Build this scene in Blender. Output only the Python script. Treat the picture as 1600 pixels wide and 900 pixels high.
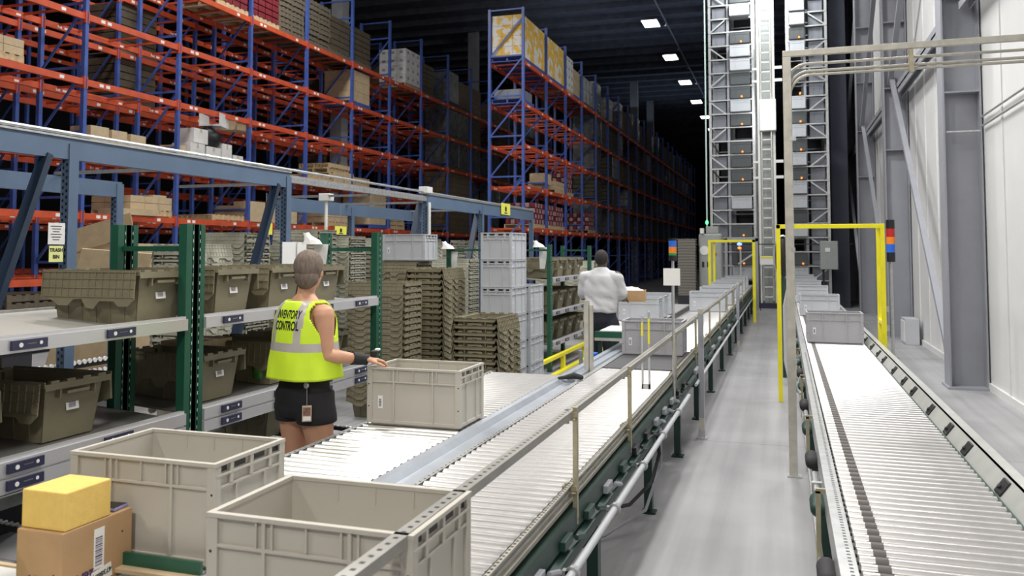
import bpy, bmesh, math, random
from mathutils import Vector, Matrix, noise
random.seed(7)
R = math.radians
PI = math.pi
for o in list(bpy.data.objects): bpy.data.objects.remove(o)
scn = bpy.context.scene
C = scn.collection

# ------------------------------------------------------------------ camera, world, lights, exposure
cd = bpy.data.cameras.new('camera'); cam = bpy.data.objects.new('camera', cd); C.objects.link(cam)
cam.location = (0, 0, 1.8); cam.rotation_euler = (R(90 + 2.97), 0, R(18.06))
cd.sensor_width = 36; cd.lens = 36 * 1300 / 1600; cd.shift_y = -125 / 1600; cd.clip_end = 300
cd.dof.use_dof = True; cd.dof.focus_distance = 5.4; cd.dof.aperture_fstop = 4.5
scn.camera = cam
w = bpy.data.worlds.new('world'); scn.world = w; w.use_nodes = True
w.node_tree.nodes['Background'].inputs[0].default_value = (.55, .68, 1, 1)
w.node_tree.nodes['Background'].inputs[1].default_value = .11
scn.view_settings.view_transform = 'Standard'; scn.view_settings.look = 'None'
scn.view_settings.gamma = 1; scn.view_settings.use_curve_mapping = False
scn.view_settings.exposure = -0.75
def area(name, loc, sx, sy, power, col=(1, .98, .95), rot=(0, 0, 0), spread=180):
    l = bpy.data.lights.new(name, 'AREA'); l.shape = 'RECTANGLE'; l.size = sx; l.size_y = sy
    l.energy = power; l.color = col; l.spread = R(spread)
    o = bpy.data.objects.new(name, l); C.objects.link(o); o.location = loc; o.rotation_euler = rot
    return o
LIGHTS = [  # x, y, z, sx, sy, power : rows of high bay lamps above the work area, out of frame, plus one added wall fill
    (-.45, -2.6, 6.0, .7, .7, 420), (-.45, 1.6, 6.4, .7, .7, 150), (-.45, 6.0, 6.8, .7, .7, 180), (-.45, 10.6, 7.4, .7, .7, 200),
    (-1.35, 3.6, 6.4, .7, .7, 150), (-1.35, 8.2, 6.9, .7, .7, 190), (-1.35, 12.6, 7.4, .7, .7, 190),
    (-5.6, -1.5, 7.0, .7, .7, 330), (-5.6, 3.4, 7.5, .7, .7, 260), (-6.4, 8.6, 7.8, .7, .7, 270),
    (-.4, 15.0, 8.6, .7, .7, 430), (1.3, 11.5, 8.4, .7, .7, 260),  # second lamp is an added fill that brightens the right wall and floor
    (-10.4, 11.5, 11.4, 1.4, 1.4, 800), (-10.4, 17.5, 11.6, 1.4, 1.4, 700),
    (-5.0, 20.0, 9.0, 1.0, 1.0, 300),
]
for i, (x, y, z, sx, sy, p) in enumerate(LIGHTS):
    area('high_bay_or_fill_light', (x, y, z), sx, sy, p, col=(1, .955, .89) if y < 4 else (1, .985, .96))
for k_, (ux, uy) in enumerate(((-9, 9), (-7, 22), (-6, 36), (-6, 52))):  # added fill without fixtures, facing up to lift the dark deck
    area('ceiling_fill_light', (ux, uy, 10.6), 9, 9, 95, col=(.62, .76, 1), rot=(PI, 0, 0))
area('tower_front_light', (-.5, 22.6, 11.3), 1.5, .8, 300, rot=(R(28), 0, 0))

# ------------------------------------------------------------------ materials
MATS = {}
def mat(name, col, rough=.5, metal=0, var=0, scale=8, bump=0, emit=0, alpha=1, spec=.5, stretch=None):
    if name in MATS: return MATS[name]
    m = bpy.data.materials.new(name); m.use_nodes = True; nt = m.node_tree; b = nt.nodes['Principled BSDF']
    b.inputs['Base Color'].default_value = (*col, 1); b.inputs['Roughness'].default_value = rough
    b.inputs['Metallic'].default_value = metal; b.inputs['Specular IOR Level'].default_value = spec
    tc = nt.nodes.new('ShaderNodeTexCoord'); mp = nt.nodes.new('ShaderNodeMapping')
    nt.links.new(tc.outputs['Object'], mp.inputs[0])
    if stretch: mp.inputs['Scale'].default_value = stretch
    if var or bump:
        n = nt.nodes.new('ShaderNodeTexNoise'); n.inputs['Scale'].default_value = scale; n.inputs['Detail'].default_value = 6
        nt.links.new(mp.outputs[0], n.inputs['Vector'])
    if var:
        cr = nt.nodes.new('ShaderNodeValToRGB')
        cr.color_ramp.elements[0].position = .3; cr.color_ramp.elements[1].position = .7
        cr.color_ramp.elements[0].color = (*[max(0, c * (1 - var)) for c in col], 1)
        cr.color_ramp.elements[1].color = (*[min(1, c * (1 + var)) for c in col], 1)
        nt.links.new(n.outputs[0], cr.inputs[0]); nt.links.new(cr.outputs[0], b.inputs['Base Color'])
    if bump:
        bp = nt.nodes.new('ShaderNodeBump'); bp.inputs['Strength'].default_value = bump; bp.inputs['Distance'].default_value = .01
        nt.links.new(n.outputs[0], bp.inputs['Height']); nt.links.new(bp.outputs[0], b.inputs['Normal'])
    if emit:
        b.inputs['Emission Color'].default_value = (*col, 1); b.inputs['Emission Strength'].default_value = emit
    if alpha < 1: b.inputs['Alpha'].default_value = alpha
    MATS[name] = m
    return m
M_floor = mat('concrete', (.34, .34, .35), .5, var=.13, scale=1.1, bump=.05)
# long tyre streaks and cast joints in the concrete
nt = M_floor.node_tree; b = nt.nodes['Principled BSDF']
tc = nt.nodes.new('ShaderNodeTexCoord'); mp = nt.nodes.new('ShaderNodeMapping'); mp.inputs['Scale'].default_value = (9, .25, 1)
n2 = nt.nodes.new('ShaderNodeTexNoise'); n2.inputs['Scale'].default_value = 1; n2.inputs['Detail'].default_value = 4
nt.links.new(tc.outputs['Object'], mp.inputs[0]); nt.links.new(mp.outputs[0], n2.inputs['Vector'])
r2 = nt.nodes.new('ShaderNodeValToRGB'); r2.color_ramp.elements[0].position = .35; r2.color_ramp.elements[1].position = .6
r2.color_ramp.elements[0].color = (.84, .84, .85, 1); r2.color_ramp.elements[1].color = (1, 1, 1, 1)
nt.links.new(n2.outputs[0], r2.inputs[0])
br = nt.nodes.new('ShaderNodeTexBrick'); br.offset = 0; br.inputs['Scale'].default_value = 1
br.inputs['Brick Width'].default_value = 4.4; br.inputs['Row Height'].default_value = 4.4; br.inputs['Mortar Size'].default_value = .006
br.inputs['Color1'].default_value = (1, 1, 1, 1); br.inputs['Color2'].default_value = (.97, .97, .97, 1); br.inputs['Mortar'].default_value = (.5, .5, .5, 1)
mpb = nt.nodes.new('ShaderNodeMapping'); mpb.inputs['Location'].default_value = (1.9, .6, 0)
nt.links.new(tc.outputs['Object'], mpb.inputs[0]); nt.links.new(mpb.outputs[0], br.inputs['Vector'])
mx = nt.nodes.new('ShaderNodeMixRGB'); mx.blend_type = 'MULTIPLY'; mx.inputs[0].default_value = 1
mx2 = nt.nodes.new('ShaderNodeMixRGB'); mx2.blend_type = 'MULTIPLY'; mx2.inputs[0].default_value = 1
src = b.inputs['Base Color'].links[0].from_socket
nt.links.new(src, mx.inputs[1]); nt.links.new(r2.outputs[0], mx.inputs[2])
nt.links.new(mx.outputs[0], mx2.inputs[1]); nt.links.new(br.outputs['Color'], mx2.inputs[2])
nt.links.new(mx2.outputs[0], b.inputs['Base Color'])

M_wall = mat('white_wall_panel', (.70, .705, .70), .5, var=.03, scale=2)
M_ceil = mat('dark_roof_deck', (.10, .11, .135), .85, var=.2, scale=3)
M_dark = mat('dark_wall', (.03, .032, .04), .8)
M_steelgrey = mat('grey_painted_steel', (.30, .31, .345), .5, var=.05, scale=3)
M_blue = mat('rack_blue', (.055, .105, .36), .42, var=.15, scale=5)
M_orange = mat('rack_orange', (.56, .085, .03), .45, var=.15, scale=4)
M_slate = mat('slate_blue_steel', (.105, .16, .25), .45, var=.08, scale=3)
M_galv = mat('galvanised_steel', (.55, .56, .56), .38, .75, var=.12, scale=20)
M_roller = mat('zinc_roller', (.71, .70, .69), .28, .68, var=.05, scale=30)
M_strut = mat('zinc_strut', (.52, .50, .44), .45, .35, var=.12, scale=15)
M_brass = mat('yellow_zinc', (.46, .42, .29), .4, .6, var=.12, scale=25)
M_green = mat('green_painted_steel', (.012, .085, .05), .4, var=.1, scale=8)
M_dgreen = mat('dark_green_steel', (.014, .045, .035), .45, var=.1, scale=8)
M_tote = mat('grey_plastic_tote', (.50, .475, .42), .5, var=.03, scale=3)
M_toteb = mat('pale_grey_plastic_tote', (.48, .50, .53), .45, var=.04, scale=3)
M_totemini = mat('blue_grey_tote', (.19, .20, .23), .5, var=.1, scale=3)
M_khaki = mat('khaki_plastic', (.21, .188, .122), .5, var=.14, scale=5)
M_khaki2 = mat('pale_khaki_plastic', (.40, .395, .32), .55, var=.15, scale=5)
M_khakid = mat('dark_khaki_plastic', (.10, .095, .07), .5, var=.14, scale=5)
M_black = mat('black_plastic', (.012, .012, .014), .4)
M_rubber = mat('black_rubber', (.02, .02, .022), .75)
M_navy = mat('navy_tag', (.03, .032, .07), .3)
M_white = mat('white_paper', (.82, .82, .8), .7)
M_whitebar = mat('white_enamel', (.8, .8, .78), .4)
M_yellow = mat('safety_yellow', (.86, .77, .02), .4, var=.05, scale=6)
M_yellows = mat('yellow_sign', (.85, .85, .12), .6)
M_paleyel = mat('pale_yellow_sign', (.82, .85, .35), .6)
M_card = mat('cardboard', (.46, .29, .15), .8, var=.07, scale=9)
M_card2 = mat('pale_cardboard', (.52, .40, .25), .8, var=.1, scale=9)
M_foam = mat('yellow_foam', (.80, .55, .15), .9, var=.04, scale=40, bump=.15)
M_wood = mat('pallet_wood', (.50, .38, .22), .8, var=.25, scale=12)
M_wooddk = mat('weathered_pallet_wood', (.12, .10, .07), .85, var=.25, scale=12)
M_belt = mat('grey_belt', (.065, .065, .07), .7, var=.05)
M_ink = mat('purple_ink', (.06, .03, .12), .7)
M_sheet = mat('sheet_zinc', (.50, .54, .60), .33, .55, var=.08, scale=6)
M_red = mat('red_plastic', (.5, .02, .02), .35)
M_orangel = mat('orange_lens', (.9, .25, .02), .3)
M_bluel = mat('blue_lens', (.03, .16, .7), .3)
M_greenl = mat('green_lens', (.02, .3, .08), .3)
M_lamp = mat('lamp_white', (1, 1, .97), .5, emit=9)
M_led = mat('orange_led', (1, .25, .03), .5, emit=3)
M_ledg = mat('green_led', (.1, 1, .3), .5, emit=4)
M_ledb = mat('blue_led', (.15, .25, 1), .5, emit=5)
M_conc = mat('column_concrete', (.30, .31, .32), .8, var=.12, scale=2)
M_yload = mat('yellow_carton_print', (.8, .72, .55), .6, var=.3, scale=3.5)
_cr = [n for n in M_yload.node_tree.nodes if n.type == 'VALTORGB'][0]; _cr.color_ramp.elements[0].position = .47; _cr.color_ramp.elements[1].position = .53
_cr.color_ramp.elements[0].color = (.78, .48, .07, 1); _cr.color_ramp.elements[1].color = (.74, .72, .66, 1)
M_wload = mat('white_carton', (.68, .68, .66), .6, var=.12, scale=6)
M_redcr = mat('dark_red_crate', (.19, .02, .03), .5, var=.25, scale=6)
M_film = mat('dark_stretch_film', (.13, .13, .13), .25, var=.45, scale=5)
M_cab = mat('machine_grey', (.34, .36, .35), .5, var=.05)

# ------------------------------------------------------------------ mesh builder
class MB:
    def __init__(s): s.v = []; s.f = []; s.mi = []; s.cm = 0
    def m(s, i): s.cm = i; return s
    def add(s, vs, fs):
        n = len(s.v); s.v += [tuple(v) for v in vs]
        for f in fs: s.f.append([n + i for i in f]); s.mi.append(s.cm)
        return s
    def box(s, cx, cy, cz, sx, sy, sz, M=None):
        vs = [Vector((dx * sx / 2, dy * sy / 2, dz * sz / 2)) for dx in (-1, 1) for dy in (-1, 1) for dz in (-1, 1)]
        if M: vs = [M @ v for v in vs]
        vs = [v + Vector((cx, cy, cz)) for v in vs]
        return s.add(vs, [(0, 1, 3, 2), (4, 6, 7, 5), (0, 4, 5, 1), (2, 3, 7, 6), (0, 2, 6, 4), (1, 5, 7, 3)])
    def b(s, x0, x1, y0, y1, z0, z1): return s.box((x0 + x1) / 2, (y0 + y1) / 2, (z0 + z1) / 2, abs(x1 - x0), abs(y1 - y0), abs(z1 - z0))
    def bar(s, p, q, wd, ht, up=(0, 0, 1)):
        p, q = Vector(p), Vector(q); d = q - p; L = d.length; d.normalize(); up = Vector(up)
        if abs(d.dot(up)) > .98: up = Vector((1, 0, 0))
        x = d.cross(up).normalized(); z = x.cross(d)
        vs = []
        for t in (p, q):
            for a_, b_ in ((-1, -1), (1, -1), (1, 1), (-1, 1)): vs.append(t + x * a_ * wd / 2 + z * b_ * ht / 2)
        return s.add(vs, [(3, 2, 1, 0), (4, 5, 6, 7), (0, 1, 5, 4), (1, 2, 6, 5), (2, 3, 7, 6), (3, 0, 4, 7)])
    def cyl(s, p, q, r, n=12, r2=None):
        p, q = Vector(p), Vector(q); d = (q - p).normalized(); up = Vector((0, 0, 1))
        if abs(d.z) > .98: up = Vector((1, 0, 0))
        x = d.cross(up).normalized(); y = d.cross(x); r2 = r if r2 is None else r2
        vs = [c + (x * math.cos(2 * PI * i / n) + y * math.sin(2 * PI * i / n)) * rr for c, rr in ((p, r), (q, r2)) for i in range(n)]
        fs = [(i, (i + 1) % n, n + (i + 1) % n, n + i) for i in range(n)] + [tuple(range(n))[::-1], tuple(range(n, 2 * n))]
        return s.add(vs, fs)
    def tube(s, pts, r, n=8, caps=True):
        pts = [Vector(p) for p in pts]; rs = r if isinstance(r, (list, tuple)) else [r] * len(pts)
        prev = None; vs = []
        for i, p in enumerate(pts):
            d = (pts[min(i + 1, len(pts) - 1)] - pts[max(i - 1, 0)]).normalized()
            if prev is None:
                up = Vector((0, 0, 1)) if abs(d.z) < .9 else Vector((1, 0, 0)); x = d.cross(up).normalized()
            else: x = (prev - d * prev.dot(d)).normalized()
            prev = x; y = d.cross(x)
            vs += [p + (x * math.cos(2 * PI * k / n) + y * math.sin(2 * PI * k / n)) * rs[i] for k in range(n)]
        fs = []
        for i in range(len(pts) - 1):
            for k in range(n): fs.append((i * n + k, i * n + (k + 1) % n, (i + 1) * n + (k + 1) % n, (i + 1) * n + k))
        if caps: fs += [tuple(range(n))[::-1], tuple(range((len(pts) - 1) * n, len(pts) * n))]
        return s.add(vs, fs)
    def limb(s, pr, n=16):
        """rounded tapering chain through (point, radius) pairs"""
        pts = [Vector(p) for p, _ in pr]; rs = [r for _, r in pr]
        d0 = (pts[0] - pts[1]).normalized(); d1 = (pts[-1] - pts[-2]).normalized()
        P, Q = [], []
        for a_ in (85, 60, 30): P.append(pts[0] + d0 * rs[0] * math.sin(R(a_))); Q.append(rs[0] * math.cos(R(a_)))
        P += pts; Q += rs
        for a_ in (30, 60, 85): P.append(pts[-1] + d1 * rs[-1] * math.sin(R(a_))); Q.append(rs[-1] * math.cos(R(a_)))
        return s.tube(P, Q, n)
    def rings(s, rg, n=32, power=2.0, cap=True):
        """stack of ellipse rings (cx,cy,cz,rx,ry)"""
        vs = []
        for cx, cy, cz, rx, ry in rg:
            for k in range(n):
                a_ = 2 * PI * k / n; c_, s_ = math.cos(a_), math.sin(a_)
                e = 2 / power
                vs.append((cx + rx * math.copysign(abs(c_) ** e, c_), cy + ry * math.copysign(abs(s_) ** e, s_), cz))
        fs = []
        for i in range(len(rg) - 1):
            for k in range(n): fs.append((i * n + k, i * n + (k + 1) % n, (i + 1) * n + (k + 1) % n, (i + 1) * n + k))
        if cap: fs += [tuple(range(n))[::-1], tuple(range((len(rg) - 1) * n, len(rg) * n))]
        return s.add(vs, fs)
    def ball(s, c, rx, ry, rz, n=20, M=None):
        vs = []; fs = []; m = n // 2
        for i in range(m + 1):
            t = PI * i / m
            for k in range(n):
                v = Vector((rx * math.sin(t) * math.cos(2 * PI * k / n), ry * math.sin(t) * math.sin(2 * PI * k / n), rz * math.cos(t)))
                if M: v = M @ v
                vs.append(v + Vector(c))
        for i in range(m):
            for k in range(n): fs.append((i * n + k, (i + 1) * n + k, (i + 1) * n + (k + 1) % n, i * n + (k + 1) % n))
        return s.add(vs, fs)
    def prism(s, poly, axis, a0, a1):
        """extrude a 2D outline along an axis ('x': poly=(y,z), 'y': (x,z), 'z': (x,y))"""
        n = len(poly); vs = []
        for t in (a0, a1):
            for u, v in poly: vs.append({'x': (t, u, v), 'y': (u, t, v), 'z': (u, v, t)}[axis])
        return s.add(vs, [(i, (i + 1) % n, n + (i + 1) % n, n + i) for i in range(n)] + [tuple(range(n))[::-1], tuple(range(n, 2 * n))])
    def xf(s, M):
        s.v = [tuple(M @ Vector(v)) for v in s.v]; return s
    def merge(s, o, M=None):
        vs = [M @ Vector(v) for v in o.v] if M else o.v
        n = len(s.v); s.v += [tuple(v) for v in vs]
        s.f += [[n + i for i in f] for f in o.f]; s.mi += o.mi
        return s
    def mesh(s, name, mats, smooth=False):
        me = bpy.data.meshes.new(name); me.from_pydata(s.v, [], s.f)
        for m_ in (mats if isinstance(mats, (list, tuple)) else [mats]): me.materials.append(m_)
        me.polygons.foreach_set('material_index', s.mi)
        me.update()
        bm = bmesh.new(); bm.from_mesh(me); bmesh.ops.recalc_face_normals(bm, faces=bm.faces); bm.to_mesh(me); bm.free()
        if smooth:
            me.polygons.foreach_set('use_smooth', [True] * len(me.polygons))
            try: me.set_sharp_from_angle(angle=R(smooth if smooth > 1 else 40))
            except Exception: pass
        return me
    def build(s, name, mats, parent=None, loc=(0, 0, 0), smooth=False, bevel=0, rz=0):
        return inst(s.mesh(name, mats, smooth), name, parent, loc, rz, bevel)
def inst(me, name, parent=None, loc=(0, 0, 0), rz=0, bevel=0):
    o = bpy.data.objects.new(name, me); C.objects.link(o); o.parent = parent; o.location = loc; o.rotation_euler = (0, 0, rz)
    if bevel:
        b_ = o.modifiers.new('bevel', 'BEVEL'); b_.width = bevel; b_.segments = 2; b_.limit_method = 'ANGLE'; b_.angle_limit = R(50)
    return o
def tag(o, label=None, cat=None, group=None, kind=None):
    if label: o['label'] = label
    if cat: o['category'] = cat
    if group: o['group'] = group
    if kind: o['kind'] = kind
    return o
def thing(name, label, cat, loc=(0, 0, 0), rz=0, group=None):
    o = bpy.data.objects.new(name, None); o.empty_display_size = .1; C.objects.link(o)
    o.location = loc; o.rotation_euler = (0, 0, rz)
    return tag(o, label, cat, group)
KIDS = {}
def kids(r):
    return [c for c in r.children]
def dup(root, loc, rz=0, label=None, group=None, rot=None):
    r = root.copy(); C.objects.link(r); r.location = loc; r.rotation_euler = rot or (0, 0, rz)
    if label: r['label'] = label
    if group: r['group'] = group
    elif 'group' in r.keys(): del r['group']
    def rec(src_, dst):
        for ch in list(src_.children):
            c = ch.copy(); C.objects.link(c); c.parent = dst
            rec(ch, c)
    rec(root, r)
    return r
def struct(name, mb, mats, **k):
    o = mb.build(name, mats, **k); o['kind'] = 'structure'; return o
def text(name, s, size, m, parent, M, align='CENTER', extrude=.0006, bold=0):
    cu = bpy.data.curves.new(name, 'FONT'); cu.body = s; cu.size = size; cu.align_x = align; cu.align_y = 'CENTER'; cu.extrude = extrude
    cu.offset = bold
    t = bpy.data.objects.new('tmp', cu); C.objects.link(t)
    dg = bpy.context.evaluated_depsgraph_get(); dg.update()
    me = bpy.data.meshes.new_from_object(t.evaluated_get(dg)); bpy.data.objects.remove(t)
    me.materials.clear(); me.materials.append(m); me.name = name
    o = bpy.data.objects.new(name, me); C.objects.link(o); o.parent = parent; o.matrix_local = M
    return o
def applied(o):
    """mesh of an object with its modifiers applied"""
    dg = bpy.context.evaluated_depsgraph_get(); dg.update()
    return bpy.data.meshes.new_from_object(o.evaluated_get(dg))

# ------------------------------------------------------------------ building shell
struct('floor', MB().b(-30, 6, -6, 95, -.2, 0), M_floor)
mb = MB(); mb.b(-30, 6, -6, 95, 12.25, 12.4)
y = -5
while y < 94: mb.b(-30, 2.6, y - .05, y + .05, 12.0, 12.25); y += 1.7
struct('ceiling', mb, M_ceil)
mb = MB(); mb.b(2.52, 2.7, -6, 95, 0, 12.3)
y = -5.6
while y < 94: mb.b(2.505, 2.53, y, y + .05, 0.12, 12.3); y += 1.12
mb.b(2.49, 2.53, -6, 95, 0, .10)
struct('wall_right', mb, M_wall)
struct('wall_far', MB().b(-30, 6, 95, 95.2, 0, 12.4), M_dark)
struct('wall_left', MB().b(-30.2, -30, -6, 95, 0, 12.4), M_dark)
struct('wall_back', MB().b(-30, 6, -6.2, -6, 0, 12.4), M_dark)
# wall columns (wide-flange, web facing the aisle end), girts and braces
COLY = [-.9, 5.75, 12.4, 19.05, 25.7, 32.35, 39, 45.65, 52.3, 58.95, 65.6]
def wcol():
    m_ = MB(); m_.b(0, .022, -.19, .19, 0, 12.1); m_.b(.438, .46, -.19, .19, 0, 12.1); m_.b(.02, .44, -.008, .008, 0, 12.1)
    for z in (3.9, 5.2, 6.6, 8.2): m_.b(.02, .44, -.18, -.01, z, z + .02)
    m_.b(-.03, .49, -.24, .24, 0, .03)
    return m_.mesh('steel_column', M_steelgrey)
cm = wcol()
for i, y in enumerate(COLY):
    o = inst(cm, 'steel_column', None, (2.04, y, 0))
    lab = {1: 'grey steel wall column beside the camera', 2: 'nearest grey wide-flange column against the white wall', 3: 'second grey wall column, small box at its foot', 4: 'third grey wall column, behind the yellow gate'}.get(i)
    if lab: tag(o, lab, 'column')
    else: tag(o, 'shadowed grey column along the far dark end of the wall', 'column', 'far wall columns')
g0 = None
for i in range(1, len(COLY) - 1):
    m_ = MB(); y0, y1 = COLY[i] + .2, COLY[i + 1] - .2
    m_.b(2.26, 2.4, y0, y1, 5.1, 5.14); m_.b(2.26, 2.28, y0, y1, 5.0, 5.24); m_.b(2.38, 2.4, y0, y1, 5.0, 5.24)
    lab = {2: 'grey horizontal girt between first and second wall columns', 3: 'grey horizontal girt between second and third wall columns', 1: 'grey girt running from near column toward the camera'}.get(i)
    o = m_.build('wall_girt', M_steelgrey)
    if lab: tag(o, lab, 'beam')
    else: tag(o, 'dim grey girt high on the far wall', 'beam', 'far wall girts')
for i in (2, 3, 4):
    y0, y1 = COLY[i], COLY[i + 1]
    nm = ['first', 'second', 'third'][i - 2]
    tag(MB().bar((2.2, y0 + .4, .03), (2.2, y1 - .1, 5.5), .09, .09).build('diagonal_brace', M_steelgrey), f'slanting pale grey brace in the {nm} wall bay from the camera', 'brace')
    tag(MB().bar((2.18, y0 + .2, 9.6), (2.18, y1 - .1, 5.3), .10, .10).build('diagonal_brace', M_steelgrey), f'upper slanting grey brace high in the {nm} wall bay', 'brace')
for z, lb in ((3.42, 'lower'), (3.54, 'upper')):
    tag(MB().cyl((2.47, 1, z), (2.47, 12.15, z), .014, 8).build('wall_conduit', M_galv, smooth=True), f'{lb} thin conduit running along the near white wall', 'conduit')
tag(MB().cyl((2.07, 12.17, 3.37), (2.47, 12.17, 3.37), .013, 8).build('wall_conduit', M_galv, smooth=True), 'short conduit crossing the nearest wall column web', 'conduit')
t = thing('wall_box', 'low grey metal box at foot of second wall column', 'box', (2.3, 18.0, 0))
MB().b(-.1, .15, -.35, .25, .0, .5).build('housing', M_toteb, t, bevel=.01); MB().b(-.115, -.1, -.3, .2, .05, .45).build('cover', M_wall, t)
# concrete / steel building columns in the racks
for k, y in enumerate((23.9, 36.3, 48.7)):
    tag(MB().b(-13.93, -13.53, y - .22, y + .22, 0, 12.2).build('building_column', M_conc), ['pale square building column rising between the rack rows', 'second pale building column farther along the racks', 'farthest square building column between rack rows'][k], 'column')
for k, y in enumerate((50.5, 57)):
    tag(MB().b(-8.8, -8.35, y - .2, y + .2, 0, 12.2).build('building_column', M_conc), ['grey building column rising above the far rack row', 'last grey building column at the deep end'][k], 'column')

# ceiling lamps, pipe and heads
fm = MB().b(-.36, .36, -.62, .62, 0, .06).mesh('housing', M_steelgrey)
lm = MB().b(-.33, .33, -.58, .58, -.02, 0).mesh('diffuser', M_lamp)
for i, y in enumerate((36.6, 43.4, 50.2, 57.0, 63.8, 70.6, 77.4)):
    lab = ['nearest', 'second nearest', 'third', 'fourth', 'fifth', 'sixth', 'seventh'][i]
    t = thing('ceiling_light', f'glowing rectangular ceiling lamp, {lab} in the aisle row', 'ceiling light', (-5.45, y, 11.9), 0)
    inst(fm, 'housing', t); inst(lm, 'diffuser', t)
    MB().cyl((0, -.4, .06), (0, -.4, .3), .01, 6).cyl((0, .4, .06), (0, .4, .3), .01, 6).build('hanger', M_steelgrey, t)
t = thing('sprinkler_pipe', 'dim pipe with sprinkler heads running along the dark ceiling', 'pipe', (-4.75, 20, 11.85))
MB().cyl((0, 8, 0), (0, 60, 0), .035, 8).build('pipe', M_steelgrey, t, smooth=True)
for k in range(9): MB().cyl((0, 12 + k * 4.5, -.12), (0, 12 + k * 4.5, 0), .035, 8, .02).ball((0, 12 + k * 4.5, -.13), .07, .07, .03, 10).build('sprinkler_head', M_galv, t)

# ------------------------------------------------------------------ pallet racks
LV = [1.25, 2.45, 3.72, 4.96, 6.2, 7.48]
BAY = 2.535
def frame_mesh(top, depth=1.07):
    m_ = MB()
    for x in (0, -depth): m_.b(x - .04, x + .04, -.04, .04, 0, top); m_.b(x - .08, x + .08, -.07, .07, 0, .015)
    z = .35; k = 0
    while z < top - .3:
        m_.b(-depth + .03, -.03, -.018, .018, z, z + .045)
        if z + 1.15 < top: m_.bar((-depth + .04, 0, z + .04) if k % 1 == 0 else (-.04, 0, z + .04), (-.04, 0, z + 1.15), .03, .045)
        z += 1.22; k += 1
    m_.b(-depth + .03, -.03, -.018, .018, top - .06, top - .02)
    return m_
def beam_mb():
    m_ = MB().b(-.03, .03, .04, BAY - .04, -.06, .06)
    m_.b(-.035, .05, .02, .045, -.12, .1); m_.b(-.035, .05, BAY - .045, BAY - .02, -.12, .1)
    m_.m(1)
    for y0 in (.34, .5, 1.95): m_.b(.03, .033, y0, y0 + .1, -.03, .03)
    return m_
def support_mb(depth=1.07):
    m_ = MB()
    for y0 in (.38, .85, 1.65, 2.12): m_.b(-depth, -.0, y0 - .02, y0 + .02, .01, .05)
    for x in (-.034, -depth + .03): m_.b(x, x + .004, .36, 2.14, .012, .03)
    return m_
def rack_row(name, label, xf, Y0, n, top, levels, depth=1.07, supports=True, rear_beams=True):
    t = thing(name, label, 'pallet rack', (xf, Y0, 0))
    fr = frame_mesh(top, depth).mesh('upright_frame', M_blue)
    for i in range(n + 1): inst(fr, 'upright_frame', t, (0, i * BAY, 0))
    bmb, smb = beam_mb(), support_mb(depth); bme = bmb.mesh('load_beam', [M_orange, M_white]); sme = smb.mesh('pallet_support', M_orange)
    def place(items, mb_, me, nm, mats):
        items.sort(key=lambda p: (Vector(p) + Vector((xf, Y0, -1.8))).length)
        for p in items[:100]: inst(me, nm, t, p)
        if items[100:]:
            rest = MB()
            for p in items[100:]: rest.merge(mb_, Matrix.Translation(p))
            o = rest.build(nm, mats, t); o['kind'] = 'stuff'
    beams = []; sup = []
    for i in range(n):
        for z in levels:
            beams.append((0, i * BAY, z))
            if rear_beams: beams.append((-depth, i * BAY, z))
            sup.append((0, i * BAY, z))
    place(beams, bmb, bme, 'load_beam', [M_orange, M_white])
    if supports: place(sup, smb, sme, 'pallet_support', M_orange)
    return t
R1X, R1Y = -12.4, 12.19 - 2 * BAY
R2X, R2Y = -7.34, 23.6
rack_row('pallet_rack', 'tall blue and orange pallet rack row filling the upper left', R1X, R1Y, 16, 9.5, LV)
rack_row('pallet_rack', 'rear half of the left rack, back to back behind it', -14.05, R1Y, 14, 9.5, LV, rear_beams=True)
rack_row('pallet_rack', 'blue and orange pallet rack row beyond the grey tote tower', R2X, R2Y, 20, 9.15, LV[1:])
0 and rack_row('pallet_rack', 'shadowed rack row back to back behind the centre rack', -8.95, R2Y, 14, 9.15, LV[1:], supports=False)
rack_row('pallet_rack', 'deep background rack row seen through the left racks', -19.5, R1Y - BAY, 14, 9.5, LV, supports=False)

# pallets and loads
def pallet_mb():
    m_ = MB()
    for i in range(7): m_.b(-.5, .5, -.6 + i * .183, -.6 + i * .183 + .1, .12, .14)
    for x in (-.48, 0, .48): m_.b(x - .02, x + .02, -.6, .6, .02, .12)
    for y0 in (-.6, -.05, .5): m_.b(-.5, .5, y0, y0 + .1, 0, .02)
    return m_
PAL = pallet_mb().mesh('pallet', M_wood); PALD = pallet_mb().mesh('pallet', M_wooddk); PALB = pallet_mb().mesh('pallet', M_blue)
def cartons(nx, ny, nz, sx, sy, sz, gap=.008, alt=0, holes=False):
    m_ = MB()
    for k in range(nz):
        for i in range(nx):
            for j in range(ny):
                if 0 < i < nx - 1 and 0 < j < ny - 1 and k < nz - 1: continue
                m_.m((i + j + k) % 2 if alt else 0)
                cx, cy, cz = (i - (nx - 1) / 2) * sx, (j - (ny - 1) / 2) * sy, .14 + (k + .5) * sz
                m_.box(cx, cy, cz, sx - gap, sy - gap, sz - gap)
                if holes:
                    m_.m(1); m_.box(cx, cy - sy / 2, cz + sz * .1, sx * .35, .02, sz * .3); m_.box(cx + sx / 2, cy, cz + sz * .1, .02, sy * .35, sz * .3)
    return m_
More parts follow.
